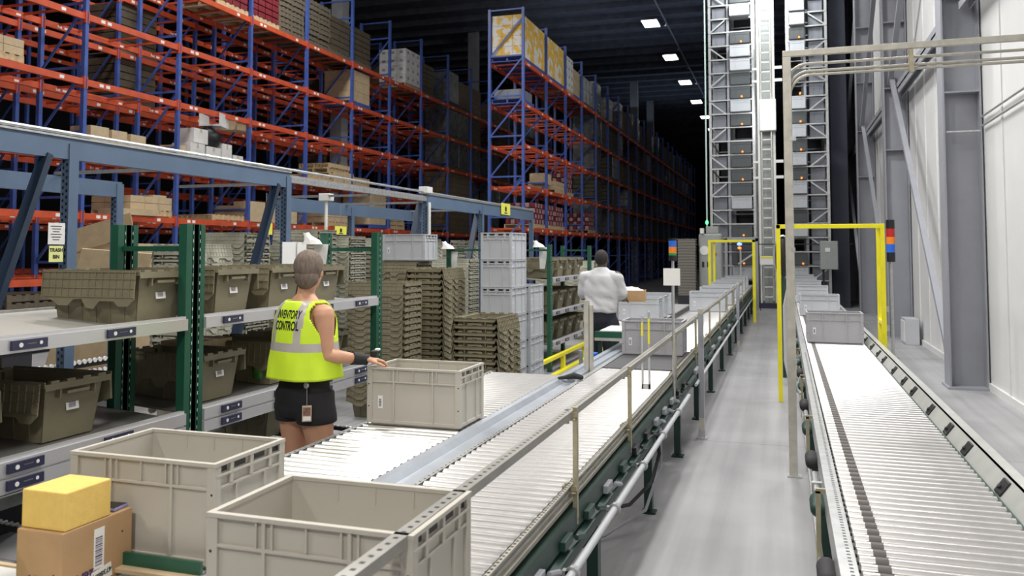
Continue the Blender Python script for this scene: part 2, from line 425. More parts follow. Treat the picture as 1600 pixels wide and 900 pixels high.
LOADK = {
 'red': ((3, 4, 8, .33, .3, .16), dict(gap=.03), [M_redcr], PAL),
 'white': ((3, 3, 4, .34, .4, .3), dict(holes=True), [M_wload, M_steelgrey], PAL),
 'yellow': ((3, 4, 4, .33, .3, .32), {}, [M_yload], PALB),
 'brown': ((2, 3, 3, .48, .38, .32), {}, [M_card2], PALB),
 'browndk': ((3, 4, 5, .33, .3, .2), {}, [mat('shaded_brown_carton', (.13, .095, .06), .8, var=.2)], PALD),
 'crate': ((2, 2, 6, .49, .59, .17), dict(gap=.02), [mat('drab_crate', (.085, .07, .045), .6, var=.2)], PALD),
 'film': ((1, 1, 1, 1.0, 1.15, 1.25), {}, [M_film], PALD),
 'silver': ((1, 2, 2, 1.0, .6, .5), {}, [mat('silver_film', (.42, .42, .42), .3, .2, var=.35, scale=5)], PALD),
 'low': ((3, 3, 2, .33, .4, .14), {}, [M_card2], PAL),
 'lowgrey': ((2, 3, 1, .45, .35, .3), {}, [M_totemini], PALB),
 'can': ((6, 7, 4, .16, .16, .17), dict(gap=.03, alt=1), [M_redcr, mat('pink_white_print', (.4, .25, .25), .5, var=.3)], PAL),
}
LP = {}
def load(kind, x, y, z, label, group=None):
    z += .06
    if kind not in LP:
        a_, k_, ms, pm = LOADK[kind]; t_ = thing('pallet_load', label, 'pallet load', (x, y, z), 0, group)
        inst(pm, 'pallet', t_); cartons(*a_, **k_).build('cargo', ms, t_, bevel=.03 if kind in ('film', 'silver') else 0)
        LP[kind] = t_; return t_
    return dup(LP[kind], (x, y, z), 0, label, group)
x1 = R1X - .53; x2 = R2X - .53
def by(Y0, i, s): return Y0 + i * BAY + (.66 if s == 0 else 1.87)
# (bay, slot, level, kind, label)
for i, s, l, k, lb in [
    (4, 0, 5, 'red', 'dark red crates on pale pallet, top of left rack'),
    (3, 1, 5, 'red', 'dark red crates at the top left, cut by the frame'),
    (7, 1, 5, 'white', 'pallet of white cartons with dark openings on the top beam'),
    (6, 0, 4, 'brown', 'brown cartons on a blue pallet beside the building column'),
    (2, 1, 1, 'low', 'low cartons on a pallet above the green flow rack'),
    (4, 0, 1, 'low', 'low cartons on a pallet left of the slate post'),
    (5, 1, 1, 'low', 'low cartons on a pallet under the long perforated rail'),
    (6, 1, 1, 'brown', 'brown cartons on blue pallet at the lower orange beam'),
    (8, 0, 5, 'crate', 'drab crate load right of the white cartons on the top beam'),
    (5, 1, 5, 'crate', 'drab crate stack on the top beam before the building column'),
    (6, 0, 5, 'crate', 'drab crate stack on the top beam just past the building column'),
    (1, 0, 3, 'low', 'low carton pallet on the upper left beam'),
]: load(k, x1, by(R1Y, i, s), LV[l], lb)
for i, s, l, k, lb in [
    (0, 0, 5, 'yellow', 'nearest yellow and white carton load topping the centre rack'),
    (0, 1, 5, 'yellow', 'second yellow and white carton load on the centre rack top'),
    (1, 0, 5, 'yellow', 'third yellow and white carton load on the centre rack top'),
    (1, 1, 5, 'yellow', 'fourth yellow and white carton load on the centre rack top'),
    (2, 0, 5, 'white', 'white carton load after the yellow ones on the centre rack'),
    (2, 1, 5, 'brown', 'tan carton load after the white one on the centre rack top'),
    (3, 0, 5, 'silver', 'silver film wrapped load on the centre rack top'),
    (3, 1, 5, 'silver', 'second silver wrapped load on the centre rack top'),
    (0, 0, 4, 'lowgrey', 'grey low load under the yellow cartons at the rack end'),
    (1, 1, 2, 'low', 'low cartons on the middle beam of the centre rack'),
    (0, 1, 1, 'can', 'red and white case load on the lower beam of the centre rack'),
    (1, 0, 1, 'can', 'second red and white case load on the lower centre beam'),
    (1, 1, 1, 'can', 'third red and white case load on the lower centre beam'),
    (2, 0, 2, 'can', 'pink case load on the middle beam past the low cartons'),
    (3, 1, 1, 'can', 'dim red case load deeper on the lower centre beam'),
]: load(k, x2, by(R2Y, i, s), LV[l], lb)
for i in range(9, 15):
    for s in (0, 1):
        for l in (1, 2, 3, 4, 5):
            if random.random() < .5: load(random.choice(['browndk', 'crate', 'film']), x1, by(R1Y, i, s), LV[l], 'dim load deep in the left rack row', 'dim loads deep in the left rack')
for i in range(4, 19):
    for s in (0, 1):
        for l in (1, 2, 3, 4, 5):
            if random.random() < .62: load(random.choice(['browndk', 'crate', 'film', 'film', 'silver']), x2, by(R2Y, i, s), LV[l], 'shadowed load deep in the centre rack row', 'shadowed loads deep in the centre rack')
for i in range(2, 12):
    for l in (0, 2, 3, 4, 5):
        for s in (0, 1):
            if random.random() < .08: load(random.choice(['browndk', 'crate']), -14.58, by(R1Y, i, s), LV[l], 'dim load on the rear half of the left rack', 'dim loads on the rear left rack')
# bare pallets stacked on the beams
pp = tag(inst(PAL, 'wooden_pallet', None, (x1, by(R1Y, 5, 0), LV[2] + .06)), 'bottom bare pallet of the stack on the third beam', 'pallet', 'bare pallets on the third beam')
def pal(x, y, z, n, lb, g, me=PAL):
    for k in range(n):
        q = pp.copy(); C.objects.link(q); q.data = me; q.location = (x + random.uniform(-.03, .03), y + random.uniform(-.03, .03), z + .06 + k * .142); q['label'] = lb; q['group'] = g
pal(x1, by(R1Y, 5, 1), LV[2], 4, 'bare pallet in the stack above the long perforated rail', 'bare pallets above the rail')
pal(x1, by(R1Y, 6, 0), LV[2], 2, 'bare pallet in the short stack beside the building column', 'bare pallets by the column')
pal(x1, by(R1Y, 4, 1), LV[5], 9, 'drab pallet in the tall stack on the top beam', 'drab pallets on the top beam', PALD)
pal(x1, by(R1Y, 5, 0), LV[5], 9, 'drab pallet in the second tall stack on the top beam', 'drab pallets on the top beam, second stack', PALD)
pal(x1 - .1, 11.4, 0, 7, 'dark pallet in the floor stack behind the slate frame', 'dark pallets on the floor', PALD)
pal(x1, by(R1Y, 3, 1), LV[1], 1, 'single pale pallet on the lower orange beam', 'pale pallets on the lower beam')
pal(x1, by(R1Y, 7, 0), LV[1], 3, 'pallet in the stack on the lower beam right of the white post', 'pallets on the lower beam')
# loose cartons on the racks
def carton(x, y, z, sx, sy, sz, lb, m_=None, tape=True, rz=0, name='carton'):
    t_ = thing(name, lb, 'box', (x, y, z), rz)
    MB().b(-sx / 2, sx / 2, -sy / 2, sy / 2, 0, sz).build('box_body', m_ or M_card2, t_, bevel=.006)
    if tape: MB().b(-sx / 2 - .002, sx / 2 + .002, -.03, .03, sz * .75, sz + .002).build('tape', mat('tape', (.5, .42, .3), .3), t_)
    return t_
zz = LV[2] + .062
for a_ in [
 (-12.65, 12.6, zz, .5, .45, .4, 'tan carton on the beam just right of the nearest rack post'),
 (-12.65, 13.1, zz, .5, .4, .38, 'tan carton second from the nearest rack post'),
 (-12.65, 13.6, zz, .5, .42, .36, 'tan carton third from the nearest rack post'),
 (-12.65, 14.05, zz, .45, .3, .22, 'low tan carton at the end of the tan row'),
 (-12.7, 14.95, zz, .45, .3, .33, 'tan carton left of the white cartons')]: carton(*a_)
for a_ in [
 (-12.65, 15.4, zz, .5, .48, .42, 'white carton at the foot of the heap beside the black bag'),
 (-12.65, 15.95, zz, .5, .5, .4, 'white carton under the black bag'),
 (-12.65, 15.5, zz + .43, .5, .48, .33, 'white carton stacked on the left of the heap'),
 (-12.6, 16.4, zz + .02, .45, .35, .5, 'white carton with black mark facing the aisle'),
 (-12.65, 16.85, zz, .5, .38, .3, 'small pale carton right of the white heap')]: carton(*a_, m_=M_wload)
carton(-12.7, 17.15, LV[2] + 1.0, .5, .6, .32, 'cardboard carton on black tray high in the second bay')
MB()
bag = MB().ball((0, 0, .2), .26, .3, .24, 16)
bag.v = [tuple(Vector(v) * (1 + .25 * noise.noise(Vector(v) * 7))) for v in bag.v]
tag(bag.build('trash_bag', M_black, None, (-12.6, 16.0, zz + .42), smooth=True), 'black plastic bag heaped on the white cartons', 'bag')
tag(MB().b(-.25, .25, -.28, .28, 0, .04).b(-.25, -.22, -.28, .28, .04, .3).b(.22, .25, -.28, .28, .04, .3).build('paper_tray', M_wload, None, (-12.6, 16.2, zz + .9), rz=.3), 'tilted white tray topping the heap of white cartons', 'tray')
z2 = LV[1] + .2
for a_ in [
 (-12.6, 13.6, LV[1] + .07, .6, 1.0, .12, 'flat tan board lying on the lower beam'),
 (-12.7, 14.3, LV[1] + .07, .5, .4, .45, 'tan carton standing on the lower beam behind the front green rack'),
 (-12.6, 17.6, LV[1] + .07, .5, .6, .5, 'large brown carton on the lower beam left of the slanting brace'),
 (-12.6, 18.2, LV[1] + .07, .4, .35, .3, 'small brown carton next to the large one on the lower beam'),
 (-12.6, 19.1, LV[1] + .07, .5, .5, .45, 'brown carton right of the slanting brace on the lower beam'),
 (-12.6, 21.6, LV[2] + .07, .45, .5, .3, 'tan carton on the third beam beside the building column'),
 (-12.6, 22.2, LV[2] + .07, .45, .5, .34, 'second tan carton on the third beam beside the building column'),
 (-7.7, 26.7, LV[2] + .3, .5, .9, .35, 'tan carton on the middle beam of the centre rack'),
]: carton(*a_)
# big open cardboard sheets standing behind the slate post
t = thing('gaylord_box', 'tall open cardboard bulk box behind the slate post', 'box', (-8.6, 9.2, 0), .2)
m_ = MB()
for (x0, xx1, y0, y1) in ((-.5, .5, -.5, -.49), (-.5, .5, .49, .5), (-.5, -.49, -.5, .5), (.49, .5, -.5, .5)): m_.b(x0, xx1, y0, y1, .14, 1.9)
m_.build('box_body', M_card2, t); MB().bar((-.5, -.5, 1.9), (.5, -.62, 2.15), .01, .3).build('flap', M_card2, t); inst(PALD, 'pallet', t)
t = thing('cardboard_sheet', 'leaning curved cardboard sheet left of the bulk box', 'cardboard', (-7.7, 7.9, 0), -.3)
MB().bar((-.6, 0, 0), (.1, .15, 1.8), .02, .9, up=(0, 1, 0)).build('sheet', M_card2, t)

# ------------------------------------------------------------------ slate-blue steel frame
t = thing('steel_frame', 'slate blue steel frame spanning the picking stations', 'frame', (-5.2, 5.0, 0))
PY = [-.0 - 2.9, 0, 2.92, 6.7, 9.15, 12.3]
def holepost(h):
    m_ = MB().b(-.04, .04, -.045, .045, 0, h); m_.m(1); z = .1
    while z < h - .1: m_.b(.01, .025, -.0465, -.044, z, z + .02); m_.b(-.025, -.01, -.0465, -.044, z + .025, z + .045); z += .05
    return m_
for y0 in PY: holepost(2.62).build('post', [M_slate, M_black], t, (0, y0, 0))
for y0 in (-2.9, 1.96, 4.9, 6.9, 9.6): holepost(2.5).build('rear_post', [M_slate, M_black], t, (-1.4, y0, 0))
def ibeam(y0, y1, x, zt, h_):
    return MB().b(x - .03, x + .03, y0, y1, zt - h_, zt)
ibeam(-5, 2.95, 0, 2.66, .16).build('main_beam', M_slate, t)
MB().b(-.05, .05, -5, 2.95, 2.66, 2.675).build('beam_flange', M_galv, t)
ibeam(6.65, 12.35, 0, 2.665, .2).build('main_beam', M_slate, t)
MB().b(-.05, .05, 6.65, 12.35, 2.665, 2.68).build('beam_flange', M_galv, t)
m_ = MB().b(-.03, .03, 2.95, 6.65, 2.56, 2.64).m(1); y = 3.0
while y < 6.6: m_.b(.03, .032, y, y + .05, 2.59, 2.61); y += .09
m_.build('perforated_rail', [M_galv, M_steelgrey], t)
MB().cyl((.02, -5, 2.70), (.02, 12.3, 2.70), .015, 8).build('conduit', M_galv, t, smooth=True)
MB().b(-.06, .09, 6.55, 6.75, 2.68, 2.78).build('junction_box', M_wall, t, bevel=.01)
MB().b(-1.43, -1.37, -4.5, 1.99, 2.36, 2.52).build('rear_beam', M_slate, t)
MB().b(-1.43, -1.37, 4.9, 9.6, 2.36, 2.55).build('rear_beam', M_slate, t)
for y0 in (1.2, 2.92, 4.9, 6.7, 9.15): MB().b(-1.42, 0, y0 - .02, y0 + .02, 2.53, 2.56).build('cross_bar', M_galv, t)
for (y0, y1) in ((-.55, -.1), (2.3, 2.85), (5.95, 6.6), (8.35, 9.1)):
    MB().bar((-.0, y1 - .12, 2.52), (-.0, y0 - .25, .9), .05, .09, up=(1, 0, 0)).build('diagonal_brace', mat('dark_slate_steel', (.018, .034, .065), .45), t)
for y0, x0 in ((4.95, -.7), (6.6, 0.1)): MB().cyl((x0, y0, 1.3), (x0, y0, 2.54), .022, 8).build('white_drop_pipe', M_whitebar, t, smooth=True)
MB().b(-.78, -.62, 4.88, 5.02, 2.48, 2.58).build('white_box', M_whitebar, t, bevel=.008)
# signs on the frame
t = thing('paper_notice', 'white printed paper taped above the trash sign', 'sign', (-5.135, 4.83, 1.93))
MB().box(0, 0, 0, .003, .15, .16).build('sheet', M_white, t)
m_ = MB()
for k in range(6): m_.box(.003, -.005, .055 - k * .02, .001, .1 - (k % 3) * .02, .005)
m_.build('print', M_black, t)
t = thing('trash_sign', 'pale yellow sign reading TRASH BIN', 'sign', (-5.135, 4.83, 1.78))
MB().box(0, 0, 0, .003, .125, .12).build('board', M_paleyel, t)
TM = lambda x, y, z, nx: Matrix.Translation((x, y, z)) @ Matrix.Rotation(R(90), 4, 'Z') @ Matrix.Rotation(R(90), 4, 'X')
text('lettering', 'TRASH', .038, M_black, t, TM(.003, 0, .027, 0), bold=.001); text('lettering', 'BIN', .038, M_black, t, TM(.003, 0, -.022, 0), bold=.001)
MB()
for (x, y, z, sy, sz, lb) in [(-5.5, 8.0, 2.05, .14, .13, 'small yellow card hanging left of the slate post'),
        (-6.5, 11.4, 2.12, .22, .13, 'small yellow card hanging beneath the rear slate beam'),
        (-5.15, 15.4, 2.62, .34, .22, 'yellow sign with black symbol standing on the slate beam')]:
    t = thing('yellow_sign', lb, 'sign', (x, y, z)); MB().box(0, 0, 0, .004, sy * 1.6, sz).build('board', M_yellows, t)
    MB().cyl((.003, 0, 0), (.005, 0, 0), sz * .25, 12).box(.004, 0, -sz * .35, .002, sy * .5, sz * .1).build('symbol', M_black, t)
    MB().b(-.006, -.002, -.005, .005, -.0, .4 if z < 2.3 else .1).build('hanger', M_galv, t)

# ------------------------------------------------------------------ totes
def euro_mb(L=.6, W=.4, H=.34):
    m_ = MB(); x, y = L / 2, W / 2; i_ = .012; t_ = .004
    m_.b(-x + .02, x - .02, -y + .02, y - .02, .0, .012)
    m_.b(-x + i_, x - i_, -y + i_, y - i_, .012, .018)
    for s_ in (-1, 1):
        m_.b(-x + i_, x - i_, s_ * (y - i_), s_ * (y - i_ - t_), .012, H - .008)
        m_.b(s_ * (x - i_), s_ * (x - i_ - t_), -y + i_, y - i_, .012, H - .008)
        # rim
        m_.b(-x, x, s_ * y, s_ * (y - .018), H - .012, H); m_.b(s_ * x, s_ * (x - .018), -y + .018, y - .018, H - .012, H)
        # band under the rim and foot ring
        m_.b(-x + .004, x - .004, s_ * (y - .003), s_ * (y - .014), H - .088, H - .08)
        m_.b(s_ * (x - .003), s_ * (x - .014), -y + .004, y - .004, H - .088, H - .08)
        m_.b(-x + .008, x - .008, s_ * (y - .005), s_ * (y - .016), .012, .03)
        m_.b(s_ * (x - .005), s_ * (x - .016), -y + .008, y - .008, .012, .03)
        # vertical ribs
        for rx in (-.125, .125):
            k = L / .6
            m_.b(rx * k - .005, rx * k + .005, s_ * (y - .002), s_ * (y - .014), .02, H - .012)
            for q in (-.024, .024): m_.b((rx + q) * k - .003, (rx + q) * k + .003, s_ * (y - .003), s_ * (y - .014), H - .08, H - .012)
            m_.b(rx * k - .002, rx * k + .002, s_ * (y - .016), s_ * (y - .0185), H - .062, H - .014)
        m_.b(-.003, .003, s_ * (y - .003), s_ * (y - .014), H - .075, H - .012)
        m_.b(-.002, .002, s_ * (y - .016), s_ * (y - .0185), H - .062, H - .014)
        # end recess bars
        m_.b(s_ * (x - .001), s_ * (x - .014), -y + .01, y - .01, H - .048, H - .04)
        for ry in (-.11, 0, .11): m_.b(s_ * (x - .0017), s_ * (x - .0135), ry - .008, ry + .008, H - .079, H - .0125)
        for ry in (-.08, .08): m_.b(s_ * (x - .003), s_ * (x - .014), ry - .004, ry + .004, .02, H - .088)
        # corner posts
        for u in (-1, 1):
            m_.b(s_ * (x - .002), s_ * (x - .034), u * (y - .002), u * (y - .014), .012, H - .01)
            m_.b(s_ * (x - .002), s_ * (x - .014), u * (y - .0142), u * (y - .034), .012, H - .01)
    m_.m(1)
    for s_ in (-1, 1):
        for rx in (-x + .014, x - .014):
            for z in (.11, .24): m_.cyl((rx, s_ * (y - .003), z), (rx, s_ * (y - .0015), z), .0045, 8)
        for (ry, w_) in ((-.15, .05), (-.055, .06), (.055, .06), (.15, .05)):
            m_.b(s_ * (x - .0115), s_ * (x - .0105), ry - w_ / 2, ry + w_ / 2, H - .036, H - .018)
    return m_
def label_mb(w_=.03, h_=.075):
    m_ = MB(); m_.b(-w_ / 2, w_ / 2, -.0012, 0, -h_ / 2, h_ / 2); m_.m(1)
    z = -h_ / 2 + .012
    for q in (.003, .002, .004, .002, .003, .005, .002, .003, .002):
        m_.b(-w_ * .3, w_ * .25, -.0017, -.001, z, z + q); z += q + .0022
    return m_
LAB = label_mb().mesh('barcode_label', [M_white, M_ink])
def make_tote(label, m_, loc, rz=0, L=.6, W=.4, H=.34, group=None, lab=True):
    t_ = thing('tote', label, 'tote', loc, rz, group)
    euro_mb(L, W, H).build('tote_body', [m_, M_black], t_, bevel=.0015)
    if lab: inst(LAB, 'barcode_label', t_, (-L / 2 + .085, -W / 2 + .0125, .135))
    return t_
ZB = .77
T0 = make_tote('open grey tote, largest at the bottom, beside the perforated guard rail', M_tote, (-1.265, 2.08, ZB))
T0.children[1].location.x = .1  # its label sits on the far part of the face
for c in list(T0.children):
    if c.name.startswith('barcode'): bpy.data.objects.remove(c)
make_tote('open grey tote behind the cardboard box with foam', M_tote, (-2.06, 2.5, ZB + .0))
for c in list(bpy.data.objects):
    if c.name == 'barcode_label.001' : pass
T1 = make_tote('grey tote the woman in the vest is holding on the rollers', M_tote, (-2.08, 4.70, ZB))
T2 = make_tote('grey tote waiting on the dark belt behind the guard rail', mat('mid_grey_tote', (.40, .40, .42), .5, var=.03), (-1.25, 8.48, ZB))
TP = make_tote('pale grey tote in front of the man in white, on the left line', M_toteb, (-2.05, 12.5, ZB))
dup(TP, (-2.05, 13.1, ZB), 0, 'pale grey tote right behind the one nearest the man in white')
dup(TP, (-2.05, 13.9, ZB), 0, 'third pale grey tote on the line beside the man in white')
for y, lb in ((14.75, 'pale grey tote alone past the stack light pole'), (16.6, 'pale grey tote second past the stack light pole'), (17.15, 'pale grey tote third past the stack light pole'),
              (19.2, 'pale grey tote fourth past the stack light pole'), (20.6, 'pale grey tote under the small yellow gate'), (22.4, 'pale grey tote just beyond the small yellow gate'), (24.2, 'pale grey tote nearest the storage tower on the left line')):
    dup(TP, (-1.25, y, ZB), 0, lb)
T3 = make_tote('front grey tote on the right conveyor between yellow posts', mat('mid_grey_tote', (.40, .40, .42), .5, var=.03), (.53, 10.2, ZB))
for k, (y, lb) in enumerate(((14.3, 'second pale tote in the right conveyor queue'), (17.9, 'third pale tote in the right conveyor queue'), (21.1, 'fourth pale tote in the right conveyor queue'),
        (23.8, 'fifth pale tote in the right conveyor queue'), (26.2, 'last pale tote in the right queue, against the tower'))):
    dup(TP, (.53, y, ZB), 0, lb)
# tower of stacked totes on the floor
for k in range(6):
    dup(TP, (-3.3, 9.8, .02 + k * .333), R(90), ['bottom', 'second', 'third', 'fourth', 'fifth', 'topmost'][k] + ' pale tote of the tall tower beside the khaki stacks')
for k in range(4):
    dup(TP, (-3.28, 10.52, .02 + k * .333), R(90), ['bottom', 'second', 'third', 'topmost'][k] + ' pale tote of the shorter tower behind the tall one')
dup(TP, (-4.6, 9.85, 1.675), 0, 'single pale tote resting high on the khaki stacks')

# khaki attached-lid totes
def alc_body(L=.69, W=.43, H=.31):
    m_ = MB(); t_ = .004
    tx, ty, bx, by_ = L / 2 - .03, W / 2 - .03, L / 2 - .07, W / 2 - .055
    for s_ in (-1, 1):
        m_.add([(s_ * bx, -by_, 0), (s_ * bx, by_, 0), (s_ * tx, ty, H - .02), (s_ * tx, -ty, H - .02), (s_ * (bx - t_), -by_, 0), (s_ * (bx - t_), by_, 0), (s_ * (tx - t_), ty, H - .02), (s_ * (tx - t_), -ty, H - .02)],
               [(0, 1, 2, 3), (7, 6, 5, 4), (0, 4, 5, 1), (2, 6, 7, 3), (1, 5, 6, 2), (0, 3, 7, 4)])
        m_.add([(-bx, s_ * by_, 0), (bx, s_ * by_, 0), (tx, s_ * ty, H - .02), (-tx, s_ * ty, H - .02), (-bx, s_ * (by_ - t_), 0), (bx, s_ * (by_ - t_), 0), (tx, s_ * (ty - t_), H - .02), (-tx, s_ * (ty - t_), H - .02)],
               [(0, 1, 2, 3), (7, 6, 5, 4), (0, 4, 5, 1), (2, 6, 7, 3), (1, 5, 6, 2), (0, 3, 7, 4)])
        # rim ledges with notches
        m_.b(-L / 2, L / 2, s_ * W / 2, s_ * (ty - .006), H - .025, H - .012); m_.b(s_ * L / 2, s_ * (tx - .006), -W / 2, W / 2, H - .025, H - .012)
        m_.b(-L / 2, L / 2, s_ * W / 2, s_ * (W / 2 - .006), H - .03, H)
        m_.b(s_ * L / 2, s_ * (L / 2 - .006), -W / 2 + .006, W / 2 - .006, H - .045, H - .012)
        for yy in (-.15, -.05, .05, .15): m_.b(s_ * (L / 2 - .02), s_ * (L / 2 - .002), yy - .025, yy + .025, H - .012, H)
        for yy in (-.11, .11): m_.b(s_ * (L / 2 - .006), s_ * (tx - .03), yy - .004, yy + .004, H - .09, H - .02)
        m_.b(s_ * (L / 2 - .004), s_ * (tx - .01), -.07, .07, H - .075, H - .06)
        # face ribs on the long side
        for xx in (-.2, -.1, 0, .1, .2): m_.bar((xx, s_ * (by_ + .002), .01), (xx, s_ * (ty + .002), H - .03), .006, .006, up=(1, 0, 0))
    m_.b(-bx, bx, -by_, by_, 0, .006)
    return m_
def alc_flap(L=.69):
    """lid half hanging from the rim: toothed lower edge, grid ribs outside (local: hinge at z=0, hangs to -z, outer side -y)"""
    m_ = MB(); l = L / 2 - .02
    teeth = [(-l, 0), (-l, -.13), (-l + .09, -.155), (-l + .12, -.175), (-.13, -.175), (-.1, -.145), (-.04, -.14), (0, -.185), (.05, -.19), (.09, -.15), (.19, -.15), (.22, -.175), (l - .04, -.175), (l, -.14), (l, 0)]
    m_.prism([(x_, z_) for x_, z_ in teeth], 'y', -.003, .003)
    k = -l + .0
    while k <= l: m_.b(k - .002, k + .002, -.009, -.003, -.13, -.005); k += .0475
    for z in (-.006, -.04, -.085, -.13): m_.b(-l, l, -.009, -.003, z - .002, z + .002)
    return m_
ALCB = alc_body().mesh('tote_body', M_khaki); ALCF = alc_flap().mesh('lid_flap', M_khaki)
def ang(o, a_): o.rotation_euler = a_; return o
def make_alc(label, loc, rz=0, m_=None, tilt=13, group=None, mesh=(None, None), lab=True):
    t_ = thing('lidded_tote', label, 'tote', loc, rz, group)
    inst(mesh[0] or ALCB, 'tote_body', t_)
    f1 = inst(mesh[1] or ALCF, 'lid_flap', t_, (0, -.222, .305)); f1.rotation_euler = (R(-tilt), 0, 0)
    f2 = inst(mesh[1] or ALCF, 'lid_flap', t_, (0, .222, .305)); f2.rotation_euler = (R(-tilt), 0, R(180))
    if lab: o = inst(LAB2, 'barcode_label', t_, (.30, 0, .17)); o.rotation_euler = (0, R(90 - 7), R(90)); o.rotation_euler = (R(-7), 0, R(90))
    return t_
LAB2 = label_mb(.08, .055).mesh('barcode_label', [M_white, M_ink])
def shade(me, m_):
    c = me.copy(); c.materials[0] = m_; return c
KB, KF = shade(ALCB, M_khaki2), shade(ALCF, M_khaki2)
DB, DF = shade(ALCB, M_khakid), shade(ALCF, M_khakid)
A0 = make_alc('khaki lidded tote on the upper shelf nearest the camera', (-3.72, 3.95, 1.385), tilt=4)
for c in A0.children:
    if c.name.startswith('lid_flap'): c.scale.z = 1.12
A_ = lambda loc, rz, lb, g=None: dup(A0, loc, rz, lb, g)
A_((-3.72, 4.62, 1.385), 0, 'khaki lidded tote just past the front green posts, upper shelf')
A_((-3.72, 5.2, 1.385), 0, 'khaki lidded tote second past the front green posts, upper shelf')
A_((-3.72, 5.78, 1.385), 0, 'khaki lidded tote at the woman\'s shoulder, upper shelf')
A_((-3.8, 3.42, .845), 0, 'khaki lidded tote with gaping top on the lower near shelf')
A_((-3.8, 2.75, .845), 0, 'dark khaki tote at the left edge, lower shelf')
A_((-3.8, 4.6, .845), 0, 'khaki lidded tote on the lower shelf left of the woman')
A_((-4.45, 3.3, 1.0), 0, 'shaded khaki tote at the back of the lower shelf')
A_((-3.8, 5.35, .845), 0, 'khaki tote partly hidden behind the woman, lower shelf')
A_((-3.8, 6.0, .845), 0, 'khaki tote right of the woman\'s elbow, lower shelf')
A_((-4.2, 5.9, .32), 0, 'khaki tote low behind the woman near the floor')

# nested stacks: every nested tote its own object
def stack(x, y, z0, n, rz, lb, top, pitch=.068, pale=False, jitter=.004):
    base = AS if not pale else AP
    g = 'nested totes, ' + lb
    for k in range(n):
        last = k == n - 1
        q = dup(base, (x + random.uniform(-jitter, jitter), y + random.uniform(-jitter, jitter), z0 + k * pitch), rz,
                (top if last else f'nested khaki tote in the {lb}'), None if last else g)
        for c in list(q.children):
            if c.name.startswith('barcode'): bpy.data.objects.remove(c)
AS = make_alc('khaki lidded tote standing on the floor behind the dolly stack', (-3.25, 8.75, .02), R(90), lab=False)
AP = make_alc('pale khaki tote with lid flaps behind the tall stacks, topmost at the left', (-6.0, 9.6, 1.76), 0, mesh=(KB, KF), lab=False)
stack(-2.86, 7.95, .17, 11, R(90), 'front stack on the yellow dolly', 'topmost khaki tote of the stack on the yellow dolly')
stack(-3.98, 9.25, .0, 20, R(90), 'tall stack left of the dolly stack', 'topmost khaki tote of the tall middle stack')
stack(-4.2, 8.35, .0, 18, 0, 'toothed stack beside the last green post', 'topmost khaki tote beside the last green post')
stack(-4.75, 9.9, .0, 21, 0, 'stack behind the tall middle stack', 'topmost khaki tote behind the tall middle stack')
FM = MB()
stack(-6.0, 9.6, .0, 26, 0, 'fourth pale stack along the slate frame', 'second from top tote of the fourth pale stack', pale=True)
bpy.data.objects.remove(AP.children[0]) if False else None
PY2 = [8.9, 9.6, 10.5, 11.3, 12.2, 13.2, 14.4, 15.4, 8.15, 7.35]
nms = ['third', 'fourth', 'fifth', 'sixth', 'seventh', 'eighth', 'ninth', 'last', 'second', 'leftmost']
# far stacks: one joined mesh per nested tote
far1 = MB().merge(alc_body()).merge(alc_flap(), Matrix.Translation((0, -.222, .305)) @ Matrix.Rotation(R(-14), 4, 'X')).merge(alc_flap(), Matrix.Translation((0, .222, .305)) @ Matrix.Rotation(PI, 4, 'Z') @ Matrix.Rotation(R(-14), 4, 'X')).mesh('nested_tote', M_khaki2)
def fstack(x, y, z0, n, rz, lb, g, pitch=.068):
    for k in range(n):
        o = tag(inst(far1, 'nested_tote', None, (x, y, z0 + k * pitch), rz + random.uniform(-.01, .01)), ('topmost tote of the ' if k == n - 1 else 'nested tote in the ') + lb, 'tote', None if k == n - 1 else g)
for i, y in enumerate(PY2):
    if i == 1: continue
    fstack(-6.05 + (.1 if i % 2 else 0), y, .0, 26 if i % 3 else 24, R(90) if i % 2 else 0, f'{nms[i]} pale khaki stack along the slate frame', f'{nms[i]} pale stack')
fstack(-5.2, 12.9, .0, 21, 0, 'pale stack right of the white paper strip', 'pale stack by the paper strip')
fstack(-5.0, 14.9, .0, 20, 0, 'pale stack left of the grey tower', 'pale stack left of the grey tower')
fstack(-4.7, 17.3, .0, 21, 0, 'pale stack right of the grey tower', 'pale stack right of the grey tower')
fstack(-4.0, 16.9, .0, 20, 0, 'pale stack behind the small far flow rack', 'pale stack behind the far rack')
AP.location = (-6.0, 9.6, .0 + 26 * .068); AP['label'] = 'pale khaki tote crowning the fourth pale stack'
# dolly
t = thing('dolly', 'yellow dolly under the front khaki stack', 'dolly', (-2.86, 7.95, 0))
MB().b(-.24, .24, -.36, .36, .12, .16).build('deck', M_yellow, t, bevel=.005)
for sx in (-1, 1):
    for sy in (-1, 1):
        MB().b(sx * .24, sx * .215, sy * .36, sy * .25, .16, .26).b(sx * .24, sx * .14, sy * .36, sy * .335, .16, .26).build('corner_guard', M_yellow, t)
        MB().cyl((sx * .18 - .015, sy * .28, .05), (sx * .18 + .015, sy * .28, .05), .05, 14).build('wheel', M_black, t, smooth=True)

